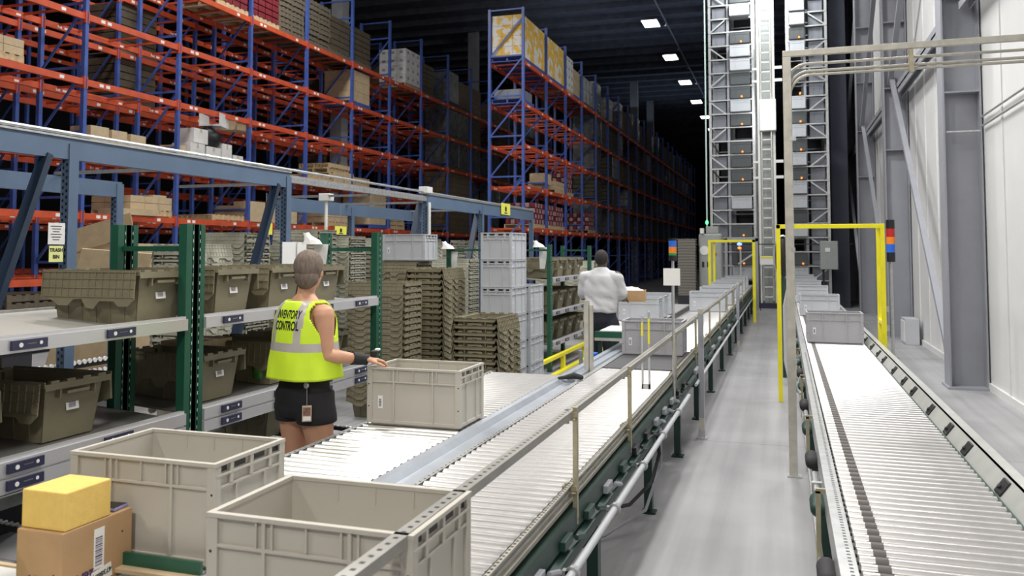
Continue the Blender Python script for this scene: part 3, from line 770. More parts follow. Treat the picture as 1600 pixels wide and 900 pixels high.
# ------------------------------------------------------------------ flow racks
def tagholder():
    m_ = MB().box(0, 0, 0, .014, .19, .044)
    return m_
TAGM = tagholder().mesh('pick_display', M_navy)
TAGL = MB().cyl((.006, -.05, 0), (.009, -.05, 0), .011, 10).cyl((.006, .058, .002), (.008, .058, .002), .009, 10).box(.0065, .01, .003, .001, .05, .006).mesh('display_mark', M_whitebar)
def track_mb(length, wheels=True):
    """wheel track along -x with rows of small skate wheels"""
    m_ = MB().b(-length, 0, -.02, .02, -.03, 0); m_.m(1)
    x = -.02
    while x > -length: m_.cyl((x, -.018, .0), (x, .018, 0), .011, 8); x -= .04
    return m_
def flow_rack(label, y0, y1, shelves, depth=.95, xf=-3.35, htop=1.96, tracks=6, tags=True):
    t_ = thing('flow_rack', label, 'flow rack', (xf, y0, 0))
    L = y1 - y0
    for yy in (0, L):
        for xx in (0, -.5):
            m_ = MB().b(xx - .028, xx + .028, yy - .055, yy - .005, 0, htop).b(xx - .028, xx + .028, yy + .012, yy + .05, 0, htop); m_.m(1)
            z = .1
            while z < htop - .05: m_.b(xx - .029, xx + .029, yy - .004, yy + .011, z, z + .03) if False else m_.b(xx + .0282, xx + .029, yy + .002, yy + .006, z, z + .02); z += .05
            m_.build('upright', [M_green, M_whitebar], t_, bevel=.004)
        MB().b(-.5, 0, yy - .02, yy + .02, 1.80, 1.83).build('top_bar', M_green, t_)
        MB().b(-depth, -.5, yy - .02, yy + .02, .5, .54).build('side_bar', M_green, t_)
    for (z, kind) in shelves:
        rise = .06
        o = MB().b(-.0, .045, .05, L - .05, -.035, .03).b(.0, .03, .05, L - .05, .03, .045).build('front_rail', mat('white_aluminium', (.62, .62, .64), .3, .5), t_, (.0, 0, z))
        if kind == 'deck':
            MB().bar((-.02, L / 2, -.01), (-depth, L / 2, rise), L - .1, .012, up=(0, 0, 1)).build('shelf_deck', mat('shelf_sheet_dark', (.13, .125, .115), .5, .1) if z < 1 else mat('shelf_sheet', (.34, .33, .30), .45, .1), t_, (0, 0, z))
        if kind == 'track' or kind == 'low':
            tm = track_mb(depth).mesh('wheel_track', [M_black, M_galv])
            nn = tracks
            for k in range(nn):
                q = inst(tm, 'wheel_track', t_, (-.02, .15 + k * (L - .3) / (nn - 1), z + .0)); q.rotation_euler = (0, R(3), 0)
        MB().b(-depth - .03, -depth, .05, L - .05, -.02, .05).build('rear_rail', M_galv, t_, (0, 0, z + .03))
        if tags:
            yy = .3
            while yy < L - .15:
                q = inst(TAGM, 'pick_display', t_, (.052, yy, z)); inst(TAGL, 'display_mark', q); yy += .56
    return t_
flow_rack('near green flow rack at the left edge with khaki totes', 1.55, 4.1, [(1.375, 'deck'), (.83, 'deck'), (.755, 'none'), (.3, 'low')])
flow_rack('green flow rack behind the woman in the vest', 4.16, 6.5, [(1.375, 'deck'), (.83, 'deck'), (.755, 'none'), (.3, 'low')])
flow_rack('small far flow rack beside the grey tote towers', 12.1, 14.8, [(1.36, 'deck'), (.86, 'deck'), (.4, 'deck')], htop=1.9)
k = 0
for z, zn in ((1.385, 'upper'), (.87, 'middle'), (.41, 'lowest')):
    for y in (12.55, 13.15, 13.75, 14.35):
        A_((-3.75, y, z), 0, f'khaki tote on the {zn} shelf of the small far flow rack', f'khaki totes, {zn} far shelf')
# mid roller levels behind the near rack (seen through the posts)
t = thing('wheel_conveyor', 'black skate-wheel conveyor seen low behind the green posts', 'conveyor', (-5.6, 5.6, 0))
for z in (.86, .77, .68, .59, .50):
    m_ = MB().b(-.03, .03, -1.2, 1.4, z - .03, z + .02); m_.m(1)
    y = -1.15
    while y < 1.35: m_.cyl((.03, y, z + .02), (.045, y, z + .02), .02, 8); y += .055
    m_.build('wheel_rail', [M_black, M_whitebar], t, (0, 0, 0))
for y in (-1.1, 1.3): MB().b(-.07, -.03, y - .03, y + .03, 0, .88).build('leg', M_dgreen, t)
t = thing('pile_of_slats', 'dark flat stacked slats with white card behind the near shelf', 'rack part', (-5.0, 3.9, 0))
m_ = MB()
for k in range(6): m_.b(-.3, .3, -1.2, .5, 1.2 + k * .035, 1.222 + k * .035)
m_.build('slats', mat('dark_brown_slat', (.06, .05, .045), .6), t); MB().b(.3, .303, -.1, .22, 1.24, 1.33).build('card', M_white, t)
MB().b(-.25, .25, -1.1, .4, 0, 1.2).build('support', M_dark, t)
# third short rack bits: green posts with paper cones
for (x, y, z, lb, lb2) in ((-3.9, 6.35, 1.86, 'crumpled white paper over green bar above the woman\'s head', 'white paper strip hanging from the green bar near the woman\'s head'),
        (-4.3, 10.4, 1.83, 'crumpled white paper over green bar left of the grey tower', 'white paper strip hanging left of the grey tower'),
        (-3.55, 12.2, 1.86, 'crumpled white paper over bar right of the grey tower', 'white paper strip hanging right of the grey tower')):
    c_ = MB()
    c_.rings([(0, 0, -.0, .14, .10), (-.01, 0, .05, .11, .07), (-.06, 0, .10, .05, .05), (-.08, 0, .13, .04, .03)], 9)
    c_.v = [tuple(Vector(v) * .72 * (1 + .2 * noise.noise(Vector(v) * 20))) for v in c_.v]
    tag(c_.build('crumpled_paper', M_white, None, (x, y, z)), lb, 'paper')
    q = MB().add([(-.07, 0, 0), (.07, 0, 0), (.02, .01, -.33), (-.06, .01, -.33), (-.07, .004, 0), (.07, .004, 0), (.02, .014, -.33), (-.06, .014, -.33)], [(0, 1, 2, 3), (7, 6, 5, 4), (0, 4, 5, 1), (1, 5, 6, 2), (2, 6, 7, 3), (3, 7, 4, 0)])
    tag(q.build('paper_strip', M_white, None, (x + .06, y + .05, z)), lb2, 'paper')
t = thing('green_hanger_frame', 'green post and bar holding paper left of the grey tower', 'frame', (-4.3, 10.45, 0))
MB().b(-.03, .03, -.03, .03, 0, 1.84).build('post', M_green, t); MB().b(0, .6, -.02, .02, 1.8, 1.83).build('bar', M_green, t)
for (x, y, w_, lb) in ((-5.14, 7.82, .2, 'white paper panel at left of the slate post behind the woman'), (-5.12, 8.02, .12, 'white paper panel at right of the slate post behind the woman')):
    tag(MB().box(0, 0, 0, .01, w_ * 1.5, .36).build('paper_sheet', M_white, None, (x, y + .1, 1.72)), lb, 'paper')
# items on a shelf left of the woman
t = thing('snack_bag', 'green and blue packet on the shelf by the woman\'s left hand', 'packet', (-3.62, 5.25, .875))
MB().b(-.05, .05, -.08, .08, 0, .26).build('pouch', mat('green_print', (.08, .30, .06), .4, var=.6, scale=12), t, bevel=.03); MB().b(-.055, .055, -.06, .06, .17, .23).build('blue_band', M_bluel, t)
carton(-4.0, 5.0, .875, .3, .4, .3, 'brown carton on the middle shelf left of the green packet')

# yellow floor barrier
t = thing('floor_barrier', 'low yellow guard rail at the foot of the far flow rack', 'barrier', (-3.25, 11.0, 0))
MB().b(-.03, .03, 0, 4.3, .2, .26).build('rail', M_yellow, t, bevel=.01)
for y in (.1, 1.5, 2.9, 4.2): MB().b(-.03, .03, y - .04, y + .04, 0, .2).build('post', M_yellow, t)
MB().b(.02, .1, 0, 4.3, .0, .02).build('floor_strip', M_yellow, t)

# ------------------------------------------------------------------ conveyors
M_groove = mat('worn_groove', (.10, .09, .085), .5, .3)
def roller_mesh(L):
    m_ = MB().cyl((-L / 2, 0, 0), (L / 2, 0, 0), .0245, 16); m_.m(1)
    m_.cyl((-L / 2 - .012, 0, 0), (L / 2 + .012, 0, 0), .008, 8)
    return m_
def conveyor(label, x0, x1, segs, zt=ZB, pitch=.0757, band=False, y_frame=None, legs=(), left=True, right=True, fr_h=.15, zframe=None):
    """segs: list of (y0, y1, 'roll'|'belt')"""
    cx = (x0 + x1) / 2; L = x1 - x0 - .012
    y0, y1 = segs[0][0], segs[-1][1]
    t_ = thing('roller_conveyor', label, 'conveyor', (cx, y0, 0))
    rmb = roller_mesh(L)
    if band: rmb.m(2); rmb.cyl((-L / 2 + .05, 0, 0), (-L / 2 + .092, 0, 0), .0252, 16)
    rme = rmb.mesh('roller', [M_roller, M_black, M_groove], 40)
    ps = []
    for (a_, b_, k) in segs:
        if k == 'roll':
            y = a_ + .04
            while y < b_ - .03: ps.append(y - y0); y += pitch
        else:
            MB().b(-L / 2, L / 2, a_ - y0, b_ - y0, zt - .03, zt).build('belt', M_belt, t_, bevel=.01)
    for y in ps[:100]: inst(rme, 'roller', t_, (0, y, zt - .0245))
    if ps[100:]:
        rest = MB()
        for y in ps[100:]: rest.merge(rmb, Matrix.Translation((0, y, zt - .0245)))
        o = rest.build('roller', [M_roller, M_black, M_groove], t_, smooth=40); o['kind'] = 'stuff'
    for s_, on in ((-1, left), (1, right)):
        if not on: continue
        e = s_ * (x1 - x0) / 2
        m_ = MB().b(e, e + s_ * .004, 0, y1 - y0, zt - fr_h, zt - .004).b(e, e + s_ * .035, 0, y1 - y0, zt - .008, zt - .004).b(e, e + s_ * .035, 0, y1 - y0, zt - fr_h, zt - fr_h + .004)
        m_.m(1); y = .03
        while y < min(y1 - y0, 9): m_.b(e + s_ * .012, e + s_ * .02, y, y + .011, zt - .0042, zt - .0034); y += .05
        m_.build('side_channel', [M_galv, M_black], t_)
    m_ = MB()
    y = .3
    while y < y1 - y0: m_.b(-L / 2 - .01, L / 2 + .01, y, y + .04, zt - .15, zt - .11); y += 1.5
    m_.build('cross_member', M_dgreen, t_)
    for y in legs:
        q = MB()
        for s_ in (-1, 1):
            e = s_ * ((x1 - x0) / 2 + .012)
            q = MB().b(e - .028, e + .028, y - y0 - .035, y - y0 + .035, .03, zt - fr_h).b(e - .05, e + .05, y - y0 - .05, y - y0 + .05, 0, .012).cyl((e, y - y0, .01), (e, y - y0, .05), .012, 8)
            q.build('leg', M_dgreen, t_)
        MB().b(-(x1 - x0) / 2, (x1 - x0) / 2, y - y0 - .015, y - y0 + .015, .34, .38).build('leg_brace', M_dgreen, t_)
    return t_
AB = conveyor('middle roller conveyor carrying totes toward the tower, guard rail alongside', -1.555, -.925, [(1.1, 7.35, 'roll'), (7.35, 8.75, 'belt'), (8.75, 26.6, 'roll')],
              legs=(2.5, 4.1, 5.85, 7.5, 9.2, 11, 13, 15, 17, 19, 21, 23, 25))
# drive housing below the right side, conduit, brackets, wires
m_ = MB().b(.33, .37, 0, 25.4, .60, .69)
m_.build('drive_housing', M_dgreen, AB)
m_ = MB().prism([(.335, .585), (.40, .575), (.40, .53), (.335, .5)], 'y', 0, 25.4); m_.build('lower_cover', M_dgreen, AB)
MB().cyl((.44, -.2, .55), (.44, 6.3, .55), .017, 10).build('conduit', M_toteb, AB, smooth=True)
MB().cyl((.44, 6.9, .55), (.44, 24, .55), .014, 8).build('conduit', M_toteb, AB, smooth=True)
for y in (.4, 1.25, 2.1, 2.95, 3.8, 4.65, 5.5):
    MB().cyl((.44, y, .55), (.44, y + .03, .55), .028, 10).b(.36, .44, y, y + .03, .54, .56).build('conduit_clamp', M_galv, AB)
random.seed(3)
for k in range(15):
    y = .5 + k * .42
    MB().b(.37, .395, y, y + .13, .60, .64).cyl((.40, y + .16, .61), (.41, y + .27, .58), .012, 8).build('roller_drive_card', random.choice([M_dgreen, M_black, M_dgreen, M_steelgrey]), AB, bevel=.004)
for k in range(9):
    y = 7.4 + k * 1.05
    MB().b(.36, .40, y, y + .3, .52, .62).build('motor_cover', random.choice([M_steelgrey, M_dgreen]), AB, bevel=.01)
MB().tube([(.41, 4.6, .58), (.43, 4.55, .45), (.4, 4.4, .3), (.3, 4.15, .22), (.2, 3.9, .25), (.15, 3.7, .4), (.15, 3.6, .6)], .012, 8).build('hanging_cable', M_rubber, AB, smooth=True)
MB().tube([(.41, 4.75, .58), (.42, 4.7, .35), (.36, 4.4, .12), (.15, 4.1, .03), (.0, 3.95, .02)], .010, 8).build('hanging_cable', M_steelgrey, AB, smooth=True)
# guard rail
t = thing('guard_rail', 'long raised perforated guard rail along the middle conveyor', 'guard rail', (-.9, 1.2, 0))
m_ = MB().b(-.020, .020, 0, 18.3, 1.105, 1.110).b(.016, .020, 0, 18.3, 1.080, 1.105).b(-.020, -.016, 0, 18.3, 1.07, 1.105).b(-.016, .0, 0, 18.3, 1.07, 1.074)
m_.m(1); y = .02
while y < 14: m_.b(-.006, .006, y, y + .012, 1.1099, 1.1105); y += .042
m_.build('rail', [mat('rail_zinc', (.38, .37, .34), .38, .5, var=.1, scale=12), M_black], t)
for y in (2.38, 3.72, 5.9, 7.6, 9.3, 11.0, 12.7, 14.4, 16.1, 17.8):
    MB().b(.014, .034, y - .012, y + .012, .62 if y < 5 else .5, 1.12).build('post', M_brass, t)
    for z in (1.10, .785):
        MB().b(-.03, .034, y - .03, y - .012, z - .02, z + .0).cyl((-.01, y - .02, z - .05), (-.01, y - .02, z + .01), .011, 8).cyl((-.02, y - .021, z - .03), (.03, y - .021, z - .03), .008, 8).build('clamp', M_brass, t)
    MB().cyl((-.08, y - .0, .64), (.034, y - .0, .64), .008, 8).build('stay', M_brass, t)
# low side guide on the right edge
m_ = MB().b(-.905, -.885, 1.1, 26, .79, .795).b(-.905, -.902, 1.1, 26, .70, .795).b(-.902, -.885, 1.1, 26, .735, .738); m_.m(1); y = 1.12
while y < 10: m_.b(-.899, -.890, y, y + .011, .7949, .7956); y += .03
tag(m_.build('side_guide', [M_strut, M_black]), 'low perforated side guide along the right edge of middle conveyor', 'guard rail')

CC = conveyor('left roller conveyor holding the tote by the woman', -2.40, -1.78, [(2.26, 6.85, 'roll')], legs=(2.4, 4.3, 6.6))
MB().b(-.32, .32, -.012, -.0, .775, .815).build('end_plate', M_green, CC)
MB().b(-.32, .32, -.045, -.0, .762, .775).build('end_lip', M_card2, CC)
C2 = conveyor('far left roller line beyond the man in white', -2.36, -1.76, [(11.2, 16.5, 'roll')], legs=(11.5, 14, 16.3))
# sheet metal tray between the two
t = thing('divider_tray', 'sheet metal tray between the left and middle conveyors', 'tray', (-1.665, 1.6, 0))
MB().prism([(-.11, .735), (-.11, .77), (-.075, .765), (-.045, .735), (.035, .735), (.06, .755), (.105, .765), (.105, .75), (.065, .74), (.04, .725), (-.05, .725), (-.08, .75), (-.105, .735)], 'y', 0, 5.0).build('trough', M_sheet, t)
MB().prism([(-.11, .735), (-.11, .772), (-.06, .772), (-.06, .752), (-.02, .752), (-.02, .77), (.04, .77), (.04, .752), (.105, .752), (.105, .735)], 'y', 5.02, 7.7).build('cover_strip', M_sheet, t)
gl = MB().limb([((0, 0, .02), .02), ((.05, .03, .03), .026), ((.11, .02, .02), .02)]).limb([((-.06, -.02, .012), .012), ((0, 0, .02), .018)]).limb([((-.02, .05, .012), .01), ((.03, .03, .03), .016)])
tag(gl.build('work_glove', M_rubber, None, (-1.67, 6.55, .77), smooth=True), 'black glove lying on the sheet metal tray', 'glove')

RC = conveyor('right roller conveyor running to the storage tower', .22, .84, [(2.0, 26.8, 'roll')], legs=(3.3, 5.3, 7.4, 9.5, 11.6, 14, 16.5, 19, 21.5, 24, 26.2), left=False, right=False, band=True)
MB().b(-.262, -.205, .0, 24.7, ZB - .0155, ZB - .0145).build('drive_band', M_rubber, RC)
m_ = MB().b(-.375, -.318, 0, 24.8, ZB + .0, ZB + .006).b(-.322, -.318, 0, 24.8, ZB - .15, ZB + .0).b(-.375, -.371, 0, 24.8, ZB - .12, ZB); m_.m(1); y = .02
while y < 7: m_.b(-.344, -.332, y, y + .009, ZB + .0059, ZB + .0066); y += .032
m_.build('left_side_channel', [M_galv, M_black], RC)
m_ = MB().add([(.315, 0, ZB - .05), (.33, 0, ZB - .05), (.40, 0, ZB + .045), (.385, 0, ZB + .045), (.315, 24.8, ZB - .05), (.33, 24.8, ZB - .05), (.40, 24.8, ZB + .045), (.385, 24.8, ZB + .045)], [(0, 1, 2, 3), (7, 6, 5, 4), (0, 4, 5, 1), (1, 5, 6, 2), (2, 6, 7, 3), (3, 7, 4, 0)])
m_.b(.385, .45, 0, 24.8, ZB + .04, ZB + .045).b(.315, .345, 0, 24.8, ZB - .15, ZB - .05)
m_.build('right_guard', mat('pale_zinc_guard', (.58, .60, .57), .35, .4, var=.08, scale=8), RC)
MB().b(.30, .318, 0, 24.8, ZB - .1, ZB - .01).build('right_inner_channel', M_dgreen, RC)
for k in range(22):
    y = .9 + k * .62 + (.12 if k % 3 == 0 else 0)
    MB().box(.368, y, ZB - .0, .045, .10, .075, Matrix.Rotation(R(36), 3, 'Y')).cyl((.345, y, ZB + .01), (.335, y, ZB + .016), .012, 8).build('sensor_bracket', M_black, RC, bevel=.006)
MB().cyl((.47, -0, ZB - .04), (.47, 24.8, ZB - .04), .012, 8).build('right_conduit', M_galv, RC, smooth=True)
for k in range(14):
    y = 1.15 + k * .86
    q = MB().limb([((-.40, y, ZB - .12), .036), ((-.40, y + .15, ZB - .12), .036)])
    q.build('motor_pod', M_rubber if k % 2 == 0 else M_dgreen, RC, smooth=50)
    if k % 2: MB().cyl((-.40, y + .2, ZB - .10), (-.40, y + .55, ZB - .10), .014, 8).b(-.42, -.37, y + .3, y + .33, ZB - .13, ZB - .08).build('conduit', M_galv, RC)
for k, y in enumerate((1.9, 3.6, 5.4, 7.4)):
    MB().b(-.415, -.395, y, y + .02, ZB - .35, ZB - .01).b(-.415, -.36, y, y + .02, ZB - .02, ZB - .0).build('bracket', M_brass, RC)
MB().cyl((-.40, 0, ZB - .30), (-.40, 9, ZB - .30), .013, 8).build('lower_conduit', M_galv, RC, smooth=True)

# cross table by the man
t = thing('transfer_table', 'green framed table with white top before the man in white', 'table', (-1.72, 9.0, 0))
MB().b(-.14, .16, -.3, .3, .955, .965).build('tabletop', M_whitebar, t); MB().b(-.19, .16, -.33, -.3, .89, .955).b(-.19, .16, .3, .33, .9, .955).build('frame', M_green, t)
MB().b(-.19, .16, -.34, -.325, .86, .89).build('pale_strip', M_strut, t)
for sx in (-1, 1):
    for sy in (-1, 1): MB().b(sx * .14 - .02, sx * .14 + .02, sy * .29 - .02, sy * .29 + .02, 0, .955).build('leg', M_dgreen, t)
t = thing('box_sealer', 'small machine with blue block under the green table', 'machine', (-1.86, 8.3, 0))
MB().b(-.15, .12, -.08, .1, .3, .62).build('body', M_black, t, bevel=.02); MB().b(-.03, .06, -.1, -.08, .66, .78).b(-.03, .06, -.08, .02, .66, .78).build('blue_block', M_bluel, t)
MB().cyl((-.1, -.05, .55), (-.1, -.05, .8), .02, 8).cyl((.12, -.05, .5), (.12, -.05, .72), .025, 8).build('fittings', M_galv, t); MB().b(-.12, .1, -.05, .05, 0, .3).build('foot', M_dgreen, t)
t = thing('support_post', 'pale square strut post left of the belt section', 'post', (-1.635, 7.15, 0))
MB().b(-.03, .01, -.02, .02, 0, 1.37).b(.018, .045, -.02, .02, 0, 1.33).build('strut', M_strut, t)
t = thing('safety_strip', 'pair of thin taped strips standing before the tote on the belt', 'post', (-1.0, 6.33, 0))
MB().b(-.035, -.022, 0, .02, .75, 1.31).b(.016, .029, 0, .02, .75, 1.34).b(-.035, .029, 0, .02, .76, .80).build('bracket', M_galv, t)
MB().b(-.036, -.021, -.004, .0, 1.16, 1.26).b(.015, .030, -.004, 0, 1.10, 1.29).build('yellow_tape', M_yellow, t)
# stack light pole on middle conveyor
t = thing('stack_light', 'stack light with blue and orange lenses on pole, white card below', 'signal light', (-.865, 6.9, 0))
MB().cyl((0, 0, .6), (0, 0, 1.72), .012, 8).build('pole', M_galv, t, smooth=True)
for z0, z1, m_, nm in ((1.72, 1.735, M_black, 'base'), (1.735, 1.765, M_black, 'base'), (1.765, 1.785, M_greenl, 'green_lens'), (1.785, 1.835, M_orangel, 'orange_lens'), (1.835, 1.885, M_bluel, 'blue_lens'), (1.885, 1.905, M_black, 'cap')):
    MB().cyl((0, 0, z0), (0, 0, z1), .032, 16).build(nm, m_, t, smooth=True)
MB().b(-.075, .06, -.02, -.016, 1.52, 1.66).build('card', M_white, t)
t = thing('stack_light', 'stack light with red, orange and blue lenses beside the wall', 'signal light', (1.725, 15.39, 0))
MB().cyl((0, 0, 0), (0, 0, 1.66), .028, 10).build('pole', M_galv, t, smooth=True); MB().cyl((0, 0, 0), (0, 0, .02), .08, 12).build('foot', M_galv, t)
for z0, z1, m_, nm in ((1.62, 1.78, M_black, 'base'), (1.78, 1.92, M_bluel, 'blue_lens'), (1.92, 2.04, M_orangel, 'orange_lens'), (2.04, 2.18, M_red, 'red_lens'), (2.18, 2.33, M_black, 'cap')):
    MB().cyl((0, 0, z0), (0, 0, z1), .068, 16).build(nm, m_, t, smooth=True)
for (x, y, zt_, lb) in ((-.775, 8.28, 1.245, 'short galvanised floor post in the aisle beside the guard rail'), (-.80, 15.55, 1.25, 'far galvanised post where the rail narrows')):
    t = thing('floor_post', lb, 'post', (x, y, 0)); MB().b(-.025, .025, -.025, .025, .02, zt_).build('strut', M_strut, t); MB().b(-.05, .05, -.05, .05, 0, .012).b(-.03, .03, -.03, .03, .012, .1).build('foot', M_galv, t)
    MB().b(-.0255, .0255, -.026, -.025, .2, zt_ - .05).build('slot', M_steelgrey, t)
# arch of conduit across the right conveyor
t = thing('conduit_arch', 'tall strut post with conduits arching over the right conveyor', 'conduit', (.06, 7.12, 0))
MB().b(-.045, .02, -.02, .02, .0, 3.389).build('strut_post', M_strut, t, bevel=.003)
MB().b(-.045, 2.44, -.02, .02, 3.39, 3.44).build('strut_beam', M_strut, t, bevel=.003)
MB().b(-.06, .05, -.05, .05, 0, .012).build('foot', M_galv, t)
for k, (dx, dz) in enumerate(((-.015, .09), (.0, .15), (.012, .18))):
    r_ = .16; pts = [(dx, .036, .35 + k * .2)]
    pts += [(dx + r_ * (1 - math.cos(R(a_))), .036, 3.38 - dz - r_ + r_ * math.sin(R(a_)) + .04) for a_ in range(0, 91, 10)]
    pts += [(2.44, .036, 3.38 - dz + .04)]
    MB().tube(pts, .012, 10).build('conduit', M_strut, t, smooth=True)
MB().b(.9, .93, -.03, .02, 3.2, 3.38).build('clamp', M_brass, t)
MB().b(.0, .03, -.025, .025, .9, .93).b(.0, .03, -.025, .025, 1.8, 1.83).b(.0, .05, -.025, .025, 2.7, 2.73).build('pipe_clip', M_galv, t)
MB().tube([(-.03, .1, 1.5), (-.06, .1, 1.35), (-.06, .1, .9), (-.03, .05, .75), (.05, 0, .66)], .014, 8).build('flexible_conduit', M_toteb, t, smooth=True)
# oval black handle behind
t = thing('hose_reel', 'black oval hose loop with chrome rim behind the arch post', 'hose', (-.01, 12.6, 0))
MB().tube([(.12 * math.cos(R(a_)), 0, 1.72 + .3 * math.sin(R(a_)) * 1.0) for a_ in range(0, 361, 15)], .018, 8).build('rim', M_galv, t, smooth=True)
MB().rings([(0, 0, 1.46, .07, .06), (0, 0, 1.55, .105, .08), (0, 0, 1.9, .105, .08), (0, 0, 1.98, .07, .06)], 16).build('body', M_black, t, smooth=True)
MB().cyl((0, 0, 0), (0, 0, 1.5), .03, 10).build('stand', M_dgreen, t)
# yellow gates
t = thing('safety_gate', 'large yellow square tube gate over the right conveyor', 'gate', (0, 10.56, 0))
MB().b(-.085, -.035, -.025, .025, 0, 2.12).build('left_post', M_yellow, t, bevel=.004)
MB().b(-.085, 1.12, -.025, .025, 2.07, 2.12).build('top_beam', M_yellow, t, bevel=.004)
MB().b(1.07, 1.12, -.025, .025, 0, 2.07).build('right_post', M_yellow, t, bevel=.004)
MB().b(1.07, 1.12, .4, .45, 0, 2.12).build('rear_right_post', M_yellow, t, bevel=.004)
MB().b(1.07, 1.12, .025, .4, 2.07, 2.12).b(1.07, 1.12, .025, .4, .95, .99).build('link_bar', M_yellow, t)
for z in (.88, 1.1): MB().b(1.12, 1.15, -.02, .02, z, z + .06).build('hinge', M_galv, t)
t = thing('safety_gate', 'small distant yellow gate over the middle conveyor', 'gate', (0, 22.1, 0))
MB().b(-.76, -.69, -.03, .03, 0, 2.09).build('right_post', M_yellow, t); MB().b(-1.86, -.69, -.03, .03, 2.03, 2.09).build('top_beam', M_yellow, t)
MB().b(-1.86, -1.79, -.03, .03, 0, 2.03).build('left_post', M_yellow, t); MB().b(-1.78, -1.72, .5, .55, 0, 2.03).b(-1.78, -1.72, 0, .5, 2.03, 2.08).build('rear_left_post', M_yellow, t)

# ------------------------------------------------------------------ storage towers
TY = 27.6; HT = 11.9
def tower(label, xs, flip):
    t_ = thing('storage_tower', label, 'storage rack', (0, TY, 0))
    for i, x in enumerate(xs):
        for yy in (0, 1.5, 3.0): MB().b(x - .04, x + .04, yy - .04, yy + .04, 0, HT).build('post', M_galv if i != 1 else M_steelgrey, t_)
    z = .9; k = 0; xo = xs[0] if flip < 0 else xs[-1]; xi = xs[-1] if flip < 0 else xs[0]
    n_ = 0
    while z < HT - .2:
        MB().b(xs[0] - .03, xs[-1] + .03, -.06, -.02, z - .03, z + .01).b(xs[0], xs[0] + .05, 0, 3, z - .03, z).b(xs[-1] - .05, xs[-1], 0, 3, z - .03, z).b(xs[0], xs[-1], 2.9, 2.95, z - .03, z).build('shelf_rail', M_galv, t_)
        if n_ % 2 == 0:
            a_, b_ = (z, z + .4) if (n_ // 2) % 2 else (z + .4, z)
            MB().bar((xo, -.02, a_), ((xo + xs[1]) / 2 + flip * -.2, -.02, b_), .03, .04).build('brace', M_galv, t_)
        if n_ % 2 == 1:
            MB().cyl((xi + flip * .35, -.20, z + .07), (xi + flip * .35, -.05, z + .07), .03, 8).build('indicator_lamp', M_led, t_)
        z += .445; n_ += 1
    return t_
tower('left storage tower of grey totes beside the lit ladder', [-2.2, -1.62, -.85], -1)
tower('right storage tower of grey totes beside the wall', [.22, .72, 1.36], 1)
mt = {}
def mini(m_, W, key):
    e = euro_mb(W, .6, .38); return e.mesh('storage_tote', [m_, M_black])
ma, mb2 = mini(M_toteb, .62, 0), mini(M_totemini, .42, 1); mc = mini(mat('dark_tray', (.075, .085, .09), .5), .62, 2)
z = .92; k = 0
random.seed(5)
while z < HT - .4:
    kind = random.random()
    for (x, y, me, lb, g) in ((-1.24, .33, ma if kind > .5 else mc, 'tote in the inner column of the left storage tower', 'left tower inner totes'),
                           (-1.91, .45, mb2, 'tote in the outer column of the left storage tower', 'left tower outer totes'),
                           (.50, .33, mc if random.random() < .62 else ma, 'tote in the inner column of the right storage tower', 'right tower inner totes'),
                           (1.06, .45, mb2, 'tote in the outer column of the right storage tower', 'right tower outer totes')):
        if random.random() < .1: continue
        o = inst(me, 'storage_tote', None, (x, TY + y - (.30 if me is ma else .18 if me is mc else .08), z - .0)); 
        if abs(x - .5) < .1: o.scale.x = .72
        tag(o, lb, 'tote', g)
    z += .445
for x0, x1, lb in ((-2.1, -.9, 'added dark sheet for the unlit depth behind the left tower totes'), (.3, 1.3, 'added dark sheet for the unlit depth behind the right tower totes')):
    tag(MB().b(x0, x1, TY + 3.1, TY + 3.14, .1, HT).build('dark_depth_sheet', M_dark), lb, 'panel')  # dark colour stands in for the unlit rack depth beyond
t = thing('crane_mast', 'brightly lit white crane mast with ladder rungs between the towers', 'mast', (-.46, TY, 0))
MB().b(-.27, -.20, -.0, .10, .15, HT).build('left_rail', M_whitebar, t); MB().b(.20, .27, 0, .10, .15, HT).build('right_rail', M_whitebar, t)
MB().b(-.2, .2, .1, .14, .15, HT).build('mast_face', M_cab, t)
MB().b(-.17, -.13, -.2, -.16, .25, HT).b(.13, .17, -.2, -.16, .25, HT).build('ladder_rail', M_strut, t)
z = .35
while z < HT - .1: MB().b(-.15, .15, -.2, -.165, z, z + .035).build('rung', M_whitebar, t); z += .31
MB().b(-.36, .36, -.1, .5, 0, .16).build('base', mat('navy_base', (.03, .03, .06), .5), t)
MB().b(-.2, .3, -.3, -.02, 5.6, 6.6).build('carriage', M_whitebar, t, bevel=.02)
for z in (4.1, 4.6, 7.2, 7.6): MB().b(.27, .5, -.06, -.0, z, z + .09).b(-.42, -.27, -.06, 0, z, z + .07).build('guide_arm', M_whitebar, t)
for k, z in enumerate((8.2, 9.6, 10.9)):
    MB().b(-.35, -.33, -.5, -.45, z, z + 1.0).build('strip_lamp', M_lamp, t)
area('mast_light', (-.46, TY - 2.2, 10.8), .8, 1.2, 330, col=(.95, 1, 1), rot=(R(50), 0, 0))
area('mast_light', (-.46, TY - 2.6, 6.5), .6, .6, 50, col=(.95, 1, 1), rot=(R(80), 0, 0))
t = thing('light_bar', 'thin upright green-tinted pole at left edge of the tower', 'pole', (-2.33, TY - .2, 0))
MB().b(-.02, .02, -.02, .02, 0, HT).build('pole', mat('pale_green_pole', (.55, .7, .65), .4), t); MB().ball((.0, -.05, 2.72), .05, .05, .07, 10).build('green_lamp', M_ledg, t)
t = thing('warning_sign', 'small white sign with yellow header on the tower fence', 'sign', (-.44, 26.4, 1.52))
